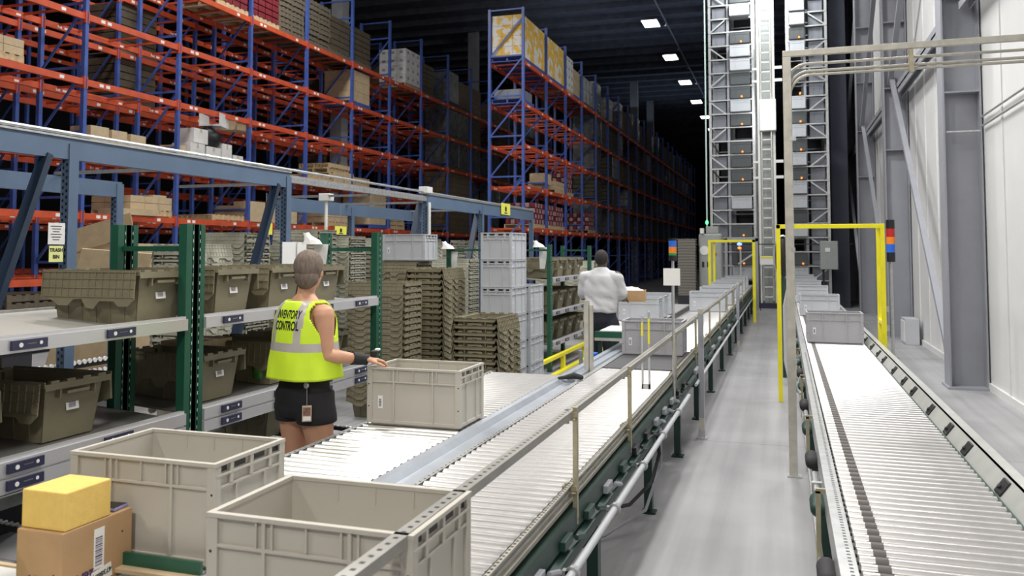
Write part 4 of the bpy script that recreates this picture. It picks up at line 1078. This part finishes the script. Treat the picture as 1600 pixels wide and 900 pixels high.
MB().box(0, 0, 0, .5, .01, .26).build('board', M_white, t); MB().box(-.05, -.008, .09, .36, .004, .05).build('header', M_yellow, t); MB().b(-.26, -.24, .0, .02, -1.52, .13).b(.24, .26, .0, .02, -1.52, .13).build('post', M_black, t)
t = thing('control_cabinet', 'rounded grey control cabinet with white gauge left of the tower', 'cabinet', (-2.0, 24.2, 0))
MB().b(-.3, .34, 0, .5, .0, 2.3).build('body', M_cab, t, bevel=.05); MB().b(-.1, .25, .05, .4, 2.3, 2.5).build('top_box', M_cab, t, bevel=.02)
MB().cyl((-.14, -.02, 1.82), (-.14, 0, 1.82), .13, 16).build('gauge', M_white, t); MB().cyl((-.2, 0, 2.3), (-.2, 0, 2.45), .06, 12).build('beacon', M_white, t)
for x in (-.18, -.04): MB().b(x - .03, x + .03, -.02, 0, 1.35, 1.5).build('switch', M_black, t)
MB().cyl((.15, -.02, 1.72), (.15, 0, 1.72), .04, 10).build('red_button', M_red, t)
for k in range(20):
    tag(MB().b(-.24, .24, -.2, .2, 0, .06).b(-.26, .26, -.22, .22, .06, .078).build('nested_tray', mat('brown_grey_tray', (.22, .21, .18), .5), None, (-2.62, 24.2, .55 + k * .08)), 'nested brown-grey tray in the column left of the cabinet', 'tray', 'nested trays left of the cabinet')
tag(MB().b(-.25, .25, -.2, .2, 0, .55).build('tray_stand', M_dark, None, (-2.62, 24.2, 0)), 'dark stand under the nested tray column', 'stand')
t = thing('vertical_lift_door', 'grey machine opening with blue light behind the small gate', 'machine', (-1.25, 26.8, 0))
MB().b(-.5, -.42, 0, .1, 0, 2.2).b(.42, .5, 0, .1, 0, 2.2).b(-.5, .5, 0, .1, 2.1, 2.24).build('frame', M_cab, t)
MB().ball((-.05, -.06, 2.02), .08, .05, .05, 12).build('blue_lamp', M_ledb, t); MB().ball((-.05, -.06, 1.9), .06, .04, .04, 12).build('orange_lamp', M_led, t)
MB().bar((-.1, 0, 1.4), (.4, 0, 1.75), .03, .05).b(-.05, .0, 0, .05, 1.0, 1.9).build('arm', M_galv, t)
t = thing('electrical_box', 'grey wall box at the foot of the right tower', 'box', (1.3, 26.6, 0))
MB().b(-.26, .24, 0, .3, 1.25, 2.1).build('body', M_cab, t, bevel=.02); MB().b(-.12, .02, -.01, 0, 1.78, 1.9).build('plate', M_white, t); MB().b(-.2, -.14, .1, .2, 0, 1.25).build('stand', M_dark, t)
tag(MB().b(-3.0, 2.0, 27.2, 27.24, 2.0, 2.03).build('fence_wire', M_black), 'thin dark fence bar crossing in front of the towers', 'fence')
tag(MB().b(1.5, 2.0, TY + 1, TY + 6, 0, HT).build('shaft_panel', mat('dark_blue_panel', (.05, .055, .08), .7)), 'dark shaft panel between right tower and wall', 'panel')

# ------------------------------------------------------------------ foreground left
t = thing('packing_table', 'pale table under the cardboard box at lower left', 'table', (-2.1, 1.6, 0))
MB().b(-.5, .42, -.5, .58, .72, .745).build('tabletop', mat('white_laminate', (.62, .62, .6), .4), t, bevel=.004)
MB().b(-.5, .42, .58, .6, .70, .75).build('edge_strip', M_card2, t)
for sx in (-.45, .37):
    for sy in (-.45, .52): MB().b(sx - .025, sx + .025, sy - .025, sy + .025, 0, .72).build('leg', M_dgreen, t)
t = thing('cardboard_box', 'brown cardboard box with upside-down labels, foam block on top', 'box', (-2.163, 2.145, .745))
m_ = MB().b(-.089, .089, -.142, .142, 0, .205); m_.build('box_body', M_card, t, bevel=.003)
MB().b(.0895, .0903, -.02, .022, .055, .18).build('barcode_label', M_white, t)
m_ = MB(); z = .065
for q in (.002, .001, .003, .001, .002, .004, .001, .002, .003, .001, .002, .003, .001, .002, .002, .003):
    m_.b(.0903, .0906, -.014, .014, z, z + q * 1.3); z += q * 1.3 + .003
m_.build('bars', M_ink, t)
lb_ = MB().box(0, 0, 0, .0008, .11, .045, Matrix.Rotation(R(8), 3, 'X')).build('shipping_label', M_white, t, (.0905, -.0, .03))
m_ = MB()
for k in range(8): m_.box(.0006, -.048 + k * .0045, -.005, .0004, .002 + (k % 3) * .0006, .022, Matrix.Rotation(R(8), 3, 'X'))
m_.build('label_bars', M_ink, lb_)
TX = lambda x, y, z, s: Matrix.Translation((x, y, z)) @ Matrix.Rotation(R(90), 4, 'Z') @ Matrix.Rotation(R(90), 4, 'X') @ Matrix.Rotation(R(180 + s), 4, 'Z')
text('lettering', '473868', .022, M_black, lb_, TX(.0008, .02, .006, 8), bold=.0004)
text('print', '26A', .04, M_ink, t, TX(.0905, -.052, .05, 0), bold=.0008)
text('print', 'KR', .04, M_ink, t, TX(.0905, -.052, .018, 0), bold=.0008)
TF = lambda x, y, z: Matrix.Translation((x, y, z)) @ Matrix.Rotation(R(90), 4, 'X') @ Matrix.Rotation(R(180), 4, 'Z')
text('print', '26A', .036, M_ink, t, TF(-.005, -.143, .06), bold=.0008); text('print', 'KR', .036, M_ink, t, TF(.0, -.143, .025), bold=.0008)
MB().cyl((.0895, .098, .14), (.0905, .098, .14), .003, 8).cyl((.06, -.1425, .08), (.06, -.1435, .08), .003, 8).build('staple_hole', M_black, t)
t = tag(MB().b(-.086, .086, -.085, .095, 0, .116).build('foam_block', M_foam, None, (-2.163, 2.10, .951), bevel=.004), 'yellow foam block sitting on the cardboard box', 'foam block')
t = thing('phone', 'dark phone in lilac case lying on the cardboard box', 'phone', (-2.135, 2.255, .951), .1)
MB().b(-.05, .045, -.04, .03, 0, .010).build('case', mat('lilac_case', (.3, .3, .6), .4), t, bevel=.003); MB().b(-.047, .042, -.037, .027, .010, .0112).build('screen', M_black, t)
t = thing('tape_roll', 'white and green roll at the bottom left corner', 'tape roll', (-2.32, 1.93, .745))
MB().cyl((0, 0, 0), (0, 0, .2), .05, 24).build('roll', M_paleyel, t, smooth=True); MB().cyl((0, 0, .07), (0, 0, .12), .051, 24).build('green_band', M_greenl, t, smooth=True)

# ------------------------------------------------------------------ people
def hand(m_, wrist, fwd, palm, side, curl=35, s=1.0, thumb_out=40):
    """palm + four fingers + thumb; palm = direction the palm faces, side=+1 when the thumb lies along lateral axis"""
    f_ = Vector(fwd).normalized(); p_ = Vector(palm); p_ = (p_ - f_ * p_.dot(f_)).normalized(); l_ = f_.cross(p_) * side
    w_ = Vector(wrist)
    offs = [.030, .010, -.010, -.029]; lens = [(.040, .024, .020), (.044, .028, .022), (.041, .026, .021), (.032, .020, .018)]
    for o_, ln in zip(offs, lens):
        base = w_ + f_ * (.088 - abs(o_) * .25) * s + l_ * o_ * s
        m_.limb([(w_ + f_ * .01 + l_ * o_ * .6 * s, .0145 * s), (w_ + f_ * .05 * s + l_ * o_ * .9 * s, .0150 * s), (base, .0115 * s)], 10)
        a_ = 0; pt = base; ch = [(pt, .0098 * s)]
        for j, q in enumerate(ln):
            a_ += R(curl * (.6 if j == 0 else 1)); d_ = f_ * math.cos(a_) + p_ * math.sin(a_)
            pt = pt + d_ * q * s; ch.append((pt, (.0090 - .0008 * j) * s))
        m_.limb(ch, 10)
    tb = w_ + f_ * .025 * s + l_ * .026 * s
    d_ = (f_ * math.cos(R(thumb_out)) + l_ * math.sin(R(thumb_out)) + p_ * .35).normalized()
    m_.limb([(tb, .0145 * s), (tb + d_ * .038 * s, .0120 * s), (tb + d_ * .062 * s + f_ * .01 * s, .0105 * s), (tb + d_ * .075 * s + f_ * .03 * s + p_ * .008, .0085 * s)], 10)
def head(m_, c, M, s=1.0):
    T = lambda v: Vector(c) + M @ (Vector(v) * s)
    m_.ball(T((0, -.01, .025)), .075 * s, .095 * s, .098 * s, 24, M)          # skull
    m_.ball(T((0, .03, -.035)), .058 * s, .066 * s, .082 * s, 20, M)           # face and jaw
    m_.ball(T((0, .062, -.095)), .026 * s, .022 * s, .02 * s, 12, M)          # chin
    m_.limb([(T((0, .092, .012)), .008 * s), (T((0, .108, -.022)), .0125 * s), (T((0, .098, -.03)), .014 * s)], 8)  # nose
    for x in (-1, 1):
        m_.ball(T((x * .076, -.008, -.012)), .010 * s, .020 * s, .032 * s, 12, M)  # ears
        m_.ball(T((x * .03, .078, .018)), .02 * s, .012 * s, .009 * s, 10, M)    # brow
        m_.ball(T((x * .038, .072, -.03)), .018 * s, .015 * s, .016 * s, 10, M)  # cheek
    m_.limb([(T((-.02, .09, -.060)), .006 * s), (T((0, .097, -.059)), .008 * s), (T((.02, .09, -.060)), .006 * s)], 8)   # lips
def skin_body(name, m_, parent, matl, voxel=.0065, smooth=6):
    o = m_.build('tmp_body', matl)
    r_ = o.modifiers.new('r', 'REMESH'); r_.mode = 'VOXEL'; r_.voxel_size = voxel; r_.use_smooth_shade = True
    s_ = o.modifiers.new('s', 'SMOOTH'); s_.iterations = smooth; s_.factor = .5
    me = applied(o); bpy.data.objects.remove(o)
    me.name = name; me.materials.clear(); me.materials.append(matl)
    me.polygons.foreach_set('use_smooth', [True] * len(me.polygons))
    return inst(me, name, parent)
M_skin = mat('light_skin', (.62, .33, .21), .5, var=.06, scale=10); M_skin2 = mat('dark_skin', (.07, .04, .028), .5, var=.08, scale=10)
M_vest = mat('lime_hi_vis', (.62, .86, .03), .65, var=.04, scale=6); M_refl = mat('reflective_grey', (.50, .47, .44), .35, .1, var=.06, scale=9)
M_shorts = mat('black_shorts', (.012, .012, .014), .8); M_shirt = mat('white_tee', (.56, .56, .58), .85, var=.04, scale=6)
M_trouser = mat('navy_trousers', (.012, .014, .025), .8)
def anatomy(m_, J, hs=1.0, heavy=1.0):
    """J: joint dict; builds legs, torso, arms, neck as overlapping tapered forms"""
    for s_ in ('L', 'R'):
        hip, kn, an, toe = J['hip' + s_], J['knee' + s_], J['ank' + s_], J['toe' + s_]
        hip, kn, an, toe = map(Vector, (hip, kn, an, toe))
        m_.limb([(hip, .105 * heavy), (hip.lerp(kn, .35), .088 * heavy), (hip.lerp(kn, .8), .064 * heavy), (kn, .058), (kn.lerp(an, .3), .060), (kn.lerp(an, .7), .043), (an, .036)], 20)
        m_.limb([(an + Vector((0, -.03, -.04)), .036), (an.lerp(toe, .5) + Vector((0, 0, -.01)), .036), (toe, .030)], 14)
        sh, el, wr = map(Vector, (J['sh' + s_], J['el' + s_], J['wr' + s_]))
        m_.limb([(sh, .062 * heavy), (sh.lerp(el, .35), .056 * heavy), (sh.lerp(el, .8), .044 * heavy), (el, .040), (el.lerp(wr, .25), .042), (el.lerp(wr, .7), .031), (wr, .0255)], 18)
        m_.limb([(Vector((0, 0, sh.z + .02)), .055), (sh + Vector((0, 0, -.005)), .058)], 14)
    w_ = heavy
    m_.rings([(0, 0, .84, .10 * w_, .09 * w_), (0, -.01, .90, .165 * w_, .115 * w_), (0, -.012, .97, .172 * w_, .118 * w_), (0, 0, 1.08, .150 * w_, .105 * w_), (0, .005, 1.20, .152 * w_, .105 * w_), (0, .008, 1.32, .168 * w_, .112 * w_), (0, .0, 1.42, .172 * w_, .10 * w_), (0, -.008, 1.49, .125 * w_, .075 * w_), (0, -.005, 1.54, .06, .055)], 32)
    m_.limb([(Vector((0, -.01, 1.48)), .058), (Vector(J['neck']), .052), (Vector(J['head']) + Vector((0, -.01, -.05)), .05)], 18)
# ---- woman in the vest
P1 = thing('person', 'person in lime vest and black shorts with hand on a grey tote', 'person', (-2.72, 4.37, 0), R(-20))
Ri = Matrix.Rotation(R(20), 3, 'Z'); LW = lambda x, y, z: tuple(Ri @ Vector((x, y, z)))
J = dict(hipL=(-.095, 0, .90), hipR=(.095, 0, .90), kneeL=(-.12, .03, .48), kneeR=(.13, .05, .48), ankL=(-.14, -.02, .09), ankR=(.15, .0, .09), toeL=(-.16, .15, .035), toeR=(.18, .17, .035),
         shL=(-.175, .0, 1.43), shR=(.178, -.01, 1.43), elL=LW(-.265, .12, 1.22), wrL=LW(-.17, .36, 1.26), elR=LW(.185, -.075, 1.195), wrR=LW(.325, .115, 1.155), neck=(0, 0, 1.56), head=(.01, .015, 1.68))
body = MB(); anatomy(body, J)
HM = Matrix.Rotation(R(32), 3, 'Z') @ Matrix.Rotation(R(-8), 3, 'X')
head(body, J['head'], HM)
hand(body, J['wrR'], LW(.55, .6, -.05), (0, 0, -1), -1, curl=28, s=1.0)
hand(body, J['wrL'], (.3, .8, .1), (.3, 0, -.9), 1, curl=40)
skin_body('body', body, P1, M_skin)
# hair
h_ = MB(); c0 = Vector(J['head'])
h_.ball(c0 + HM @ Vector((0, -.022, .026)), .087, .098, .103, 36, HM)
h_.ball(c0 + HM @ Vector((0, -.045, -.035)), .074, .060, .078, 28, HM)
h_.v = [tuple(c0 + (Vector(v) - c0) * (1 + .035 * noise.noise(Vector(v) * 28) + .02 * noise.noise(Vector((v[0] * 80, v[1] * 80, v[2] * 12))))) for v in h_.v]
h_.build('hair', mat('brown_grey_hair', (.17, .13, .105), .75, var=.3, scale=30, stretch=(3, 3, .6)), P1, smooth=60)
for x in (-1, 1): MB().ball(c0 + HM @ Vector((x * .031, .083, .0)), .013, .008, .009, 10, HM).build('eye', M_white, P1, smooth=True)
# vest: boxy shell, reflective bands by position
vb = MB(); NR = 112; zs = [1.055 + i * .0125 for i in range(37)]
prof = [(1.055, .226, .188), (1.12, .220, .180), (1.22, .205, .166), (1.32, .200, .154), (1.40, .196, .140), (1.45, .182, .124), (1.485, .155, .106), (1.51, .110, .088)]
def pr(z):
    for (a_, x_, y_), (b_, x2_, y2_) in zip(prof, prof[1:]):
        if z <= b_: t_ = (z - a_) / (b_ - a_); return x_ + (x2_ - x_) * t_, y_ + (y2_ - y_) * t_
    return prof[-1][1:]
vv = []
for z in zs:
    rx, ry = pr(z)
    for k in range(NR):
        a_ = 2 * PI * k / NR
        f_ = 1 + .022 * math.sin(a_ * 7 + z * 9) * max(0, (1.3 - z) * 3) + .02 * noise.noise(Vector((math.cos(a_) * 3, math.sin(a_) * 3, z * 9)))
        e = .8
        vv.append((rx * f_ * math.copysign(abs(math.cos(a_)) ** e, math.cos(a_)), ry * f_ * math.copysign(abs(math.sin(a_)) ** e, math.sin(a_)) - .004, z))
vb.v = vv
for i in range(len(zs) - 1):
    for k in range(NR):
        z = (zs[i] + zs[i + 1]) / 2; a_ = 2 * PI * (k + .5) / NR; x, y = vv[i * NR + k][0], vv[i * NR + k][1]
        if abs(x) > .150 and z > 1.31 and abs(y) < .10 - .45 * max(0, 1.40 - z): continue       # arm holes
        mi = 0
        if 1.215 < z < 1.27: mi = 1
        elif abs(abs(x) - .105) < .024 and z > 1.27: mi = 1
        if y > .05 and abs(x) < .012: continue
        vb.f.append([i * NR + k, i * NR + (k + 1) % NR, (i + 1) * NR + (k + 1) % NR, (i + 1) * NR + k]); vb.mi.append(mi)
vest = vb.build('vest', [M_vest, M_refl], P1, smooth=60)
sf = vest.modifiers.new('thick', 'SOLIDIFY'); sf.thickness = .005; sf.offset = 1
# lettering wrapped round the back
from mathutils.bvhtree import BVHTree
bv = BVHTree.FromPolygons(vb.v, vb.f)
for s_, z0, sz in (('INVENTORY', 1.430, .05), ('CONTROL', 1.365, .055)):
    tx = text('lettering', s_, sz, M_black, vest, Matrix.Identity(4), extrude=.0003, bold=.0012)
    w_ = max(v.co.x for v in tx.data.vertices) - min(v.co.x for v in tx.data.vertices); k_ = .20 / w_
    for v in tx.data.vertices:
        x, z, e = v.co.x * k_ + .014, v.co.y * 1.3 + z0, v.co.z
        hit = bv.ray_cast(Vector((x, -1, z)), Vector((0, 1, 0)))
        y = hit[0].y if hit[0] else -.12
        v.co = (x, y - .007 - e, z)
# shorts
sm = MB()
sm.rings([(0, -.005, .80, .19, .125), (0, -.008, .86, .192, .135), (0, -.01, .93, .190, .135), (0, -.008, 1.0, .180, .128), (0, 0, 1.07, .165, .118), (0, 0, 1.10, .16, .114)], 40, cap=False)
sh = sm  # waist shell plus two leg tubes
lg = MB()
for sx in (-1, 1): lg.rings([(sx * .100, .0, .795, .108, .125), (sx * .100, .0, .86, .108, .125)] if 0 else [(sx * .100, .012, .795, .106, .124), (sx * .100, .006, .84, .108, .126), (sx * .10, .0, .90, .105, .118), (sx * .095, 0, .98, .1, .118)], 32)
lg.rings([(0, -.0, .83, .12, .128), (0, -.004, .87, .185, .138), (0, -.008, .93, .192, .140), (0, -.008, 1.0, .180, .128), (0, 0, 1.07, .165, .118), (0, 0, 1.10, .16, .114)], 40)
so = lg.build('tmp_s', M_shorts); r_ = so.modifiers.new('r', 'REMESH'); r_.mode = 'VOXEL'; r_.voxel_size = .008; s_ = so.modifiers.new('s', 'SMOOTH'); s_.iterations = 5
me = applied(so); bpy.data.objects.remove(so); me.name = 'shorts'; me.materials.clear(); me.materials.append(M_shorts); me.polygons.foreach_set('use_smooth', [True] * len(me.polygons)); inst(me, 'shorts', P1)
# wrist brace, watch, badge with reel, shoes
w0, e0 = Vector(J['wrR']), Vector(J['elR']); d0 = (w0 - e0).normalized()
MB().tube([w0 - d0 * .075, w0 - d0 * .04, w0 + d0 * .005, w0 + d0 * .02], [.040, .036, .033, .034], 18).build('wrist_brace', M_rubber, P1, smooth=True)
hv = Vector(LW(.55, .6, -.05)).normalized()
MB().box(*(w0 + hv * .055 + Vector((-.0, .02, .035))), .04, .055, .035, Matrix.Rotation(.6, 3, 'Z')).build('ring_scanner', M_black, P1, bevel=.006)
MB().box(*(w0 + hv * .065 + Vector((.0, .03, .056))), .03, .035, .012, Matrix.Rotation(.6, 3, 'Z')).build('scanner_face', M_white, P1, bevel=.004)
bx = .17; byy = -.118
bo = MB().b(-.026, .026, -.002, .002, -.045, .045).build('badge', mat('badge_tan', (.55, .42, .30), .4, var=.3, scale=30), P1, (bx, byy, .875), rz=R(48))
MB().b(-.021, .021, -.0035, -.002, -.012, .035).build('badge_photo', mat('badge_photo', (.2, .10, .08), .4, var=.5, scale=60), bo); MB().b(-.021, .021, -.0035, -.002, -.040, -.018).build('badge_print', M_white, bo)
MB().b(-.028, .028, .0, .003, -.05, .05).build('badge_holder', M_black, bo)
MB().cyl((bx, byy - .012, 1.035), (bx, byy - .002, 1.035), .017, 16).cyl((bx, byy, .92), (bx, byy - .002, 1.03), .0015, 6).build('badge_reel', M_galv, P1, smooth=True)
for s_, sx in (('L', -1), ('R', 1)):
    a_, b_ = Vector(J['ank' + s_]), Vector(J['toe' + s_])
    MB().limb([(a_ + Vector((0, -.04, -.04)), .047), (a_.lerp(b_, .5) + Vector((0, 0, -.015)), .046), (b_ + Vector((0, .01, .008)), .040)], 16).build('shoe', M_black, P1, smooth=True)
# ---- man in white shirt
P2 = thing('person', 'person in white t-shirt with back turned, holding an open carton', 'person', (-2.12, 10.0, 0), R(-6))
J2 = dict(hipL=(-.10, 0, .92), hipR=(.10, 0, .92), kneeL=(-.12, .03, .50), kneeR=(.12, .03, .50), ankL=(-.13, -.02, .09), ankR=(.13, -.02, .09), toeL=(-.15, .15, .035), toeR=(.15, .15, .035),
          shL=(-.20, .0, 1.49), shR=(.20, .0, 1.49), elL=(-.25, .05, 1.23), wrL=(-.12, .26, 1.24), elR=(.25, .07, 1.23), wrR=(.20, .30, 1.22), neck=(0, .0, 1.59), head=(.005, .025, 1.69))
b2 = MB(); anatomy(b2, J2, heavy=1.12); head(b2, J2['head'], Matrix.Rotation(R(8), 3, 'X'), 1.02)
hand(b2, J2['wrR'], (-.2, .9, .0), (-.5, 0, -.8), -1); hand(b2, J2['wrL'], (.5, .8, .0), (.2, 0, -.9), 1)
skin_body('body', b2, P2, M_skin2, voxel=.009)
c1 = Vector(J2['head']); H2 = Matrix.Rotation(R(8), 3, 'X')
MB().ball(c1 + H2 @ Vector((0, -.016, .032)), .081, .096, .100, 24, H2).build('hair', mat('black_short_hair', (.025, .022, .022), .85), P2, smooth=True)
for x in (-1, 1): MB().ball(c1 + H2 @ Vector((x * .031, .085, .0)), .013, .008, .009, 10, H2).build('eye', M_white, P2, smooth=True)
ts = MB()
ts.rings([(0, -.01, 1.06, .20, .150), (0, -.012, 1.11, .208, .158), (0, -.01, 1.16, .200, .148), (0, 0, 1.22, .205, .146), (0, .0, 1.32, .215, .148), (0, 0, 1.42, .212, .138), (0, -.006, 1.50, .18, .118), (0, -.004, 1.56, .115, .09), (0, -.002, 1.605, .068, .07)], 40)
for s_ in ('L', 'R'):
    a_, b_ = Vector(J2['sh' + s_]), Vector(J2['el' + s_]); ts.limb([(a_ + Vector((0, 0, -.012)), .078), (a_.lerp(b_, .5), .074), (a_.lerp(b_, .8), .078)], 18)
    ts.limb([(Vector((0, 0, 1.50)), .08), (a_ + Vector((0, 0, -.01)), .076)], 16)
so = ts.build('tmp_t', M_shirt); r_ = so.modifiers.new('r', 'REMESH'); r_.mode = 'VOXEL'; r_.voxel_size = .010; s_ = so.modifiers.new('s', 'SMOOTH'); s_.iterations = 5
me = applied(so); bpy.data.objects.remove(so)
for v in me.vertices:
    c = v.co; k_ = .010 * noise.noise(Vector((c.x * 7, c.y * 7, c.z * 12 + c.x * 6))) * (2.2 if c.z < 1.25 else 1); v.co = c + v.normal * k_
me.name = 't_shirt'; me.materials.clear(); me.materials.append(M_shirt); me.polygons.foreach_set('use_smooth', [True] * len(me.polygons)); inst(me, 't_shirt', P2)
tr = MB()
for s_ in ('L', 'R'):
    a_, k_, n_ = map(Vector, (J2['hip' + s_], J2['knee' + s_], J2['ank' + s_]))
    tr.limb([(a_, .125), (a_.lerp(k_, .5), .108), (k_, .085), (k_.lerp(n_, .5), .078), (n_ + Vector((0, 0, .02)), .068)], 20)
tr.rings([(0, -.01, .86, .16, .12), (0, -.01, .95, .195, .142), (0, -.01, 1.08, .185, .135)], 32)
so = tr.build('tmp_t', M_trouser); r_ = so.modifiers.new('r', 'REMESH'); r_.mode = 'VOXEL'; r_.voxel_size = .012; s_ = so.modifiers.new('s', 'SMOOTH'); s_.iterations = 4
me = applied(so); bpy.data.objects.remove(so); me.name = 'trousers'; me.materials.clear(); me.materials.append(M_trouser); me.polygons.foreach_set('use_smooth', [True] * len(me.polygons)); inst(me, 'trousers', P2)
for s_ in ('L', 'R'):
    a_, b_ = Vector(J2['ank' + s_]), Vector(J2['toe' + s_])
    MB().limb([(a_ + Vector((0, -.04, -.04)), .050), (a_.lerp(b_, .5) + Vector((0, 0, -.012)), .048), (b_ + Vector((0, .01, .01)), .042)], 16).build('shoe', M_black, P2, smooth=True)
t = thing('open_carton', 'open brown carton with white filling held by the man', 'box', (-1.86, 10.5, 1.17), .1)
m_ = MB().b(-.2, .2, -.15, .15, 0, .006)
for (x0, x1_, y0, y1) in ((-.2, .2, -.15, -.145), (-.2, .2, .145, .15), (-.2, -.195, -.145, .145), (.195, .2, -.145, .145)): m_.b(x0, x1_, y0, y1, .006, .14)
m_.build('box_body', M_card, t)
f_ = MB().ball((0, 0, .12), .18, .13, .06, 20); f_.v = [tuple(Vector(v) * (1 + .1 * noise.noise(Vector(v) * 20))) for v in f_.v]; f_.build('white_filling', M_white, t, smooth=True)
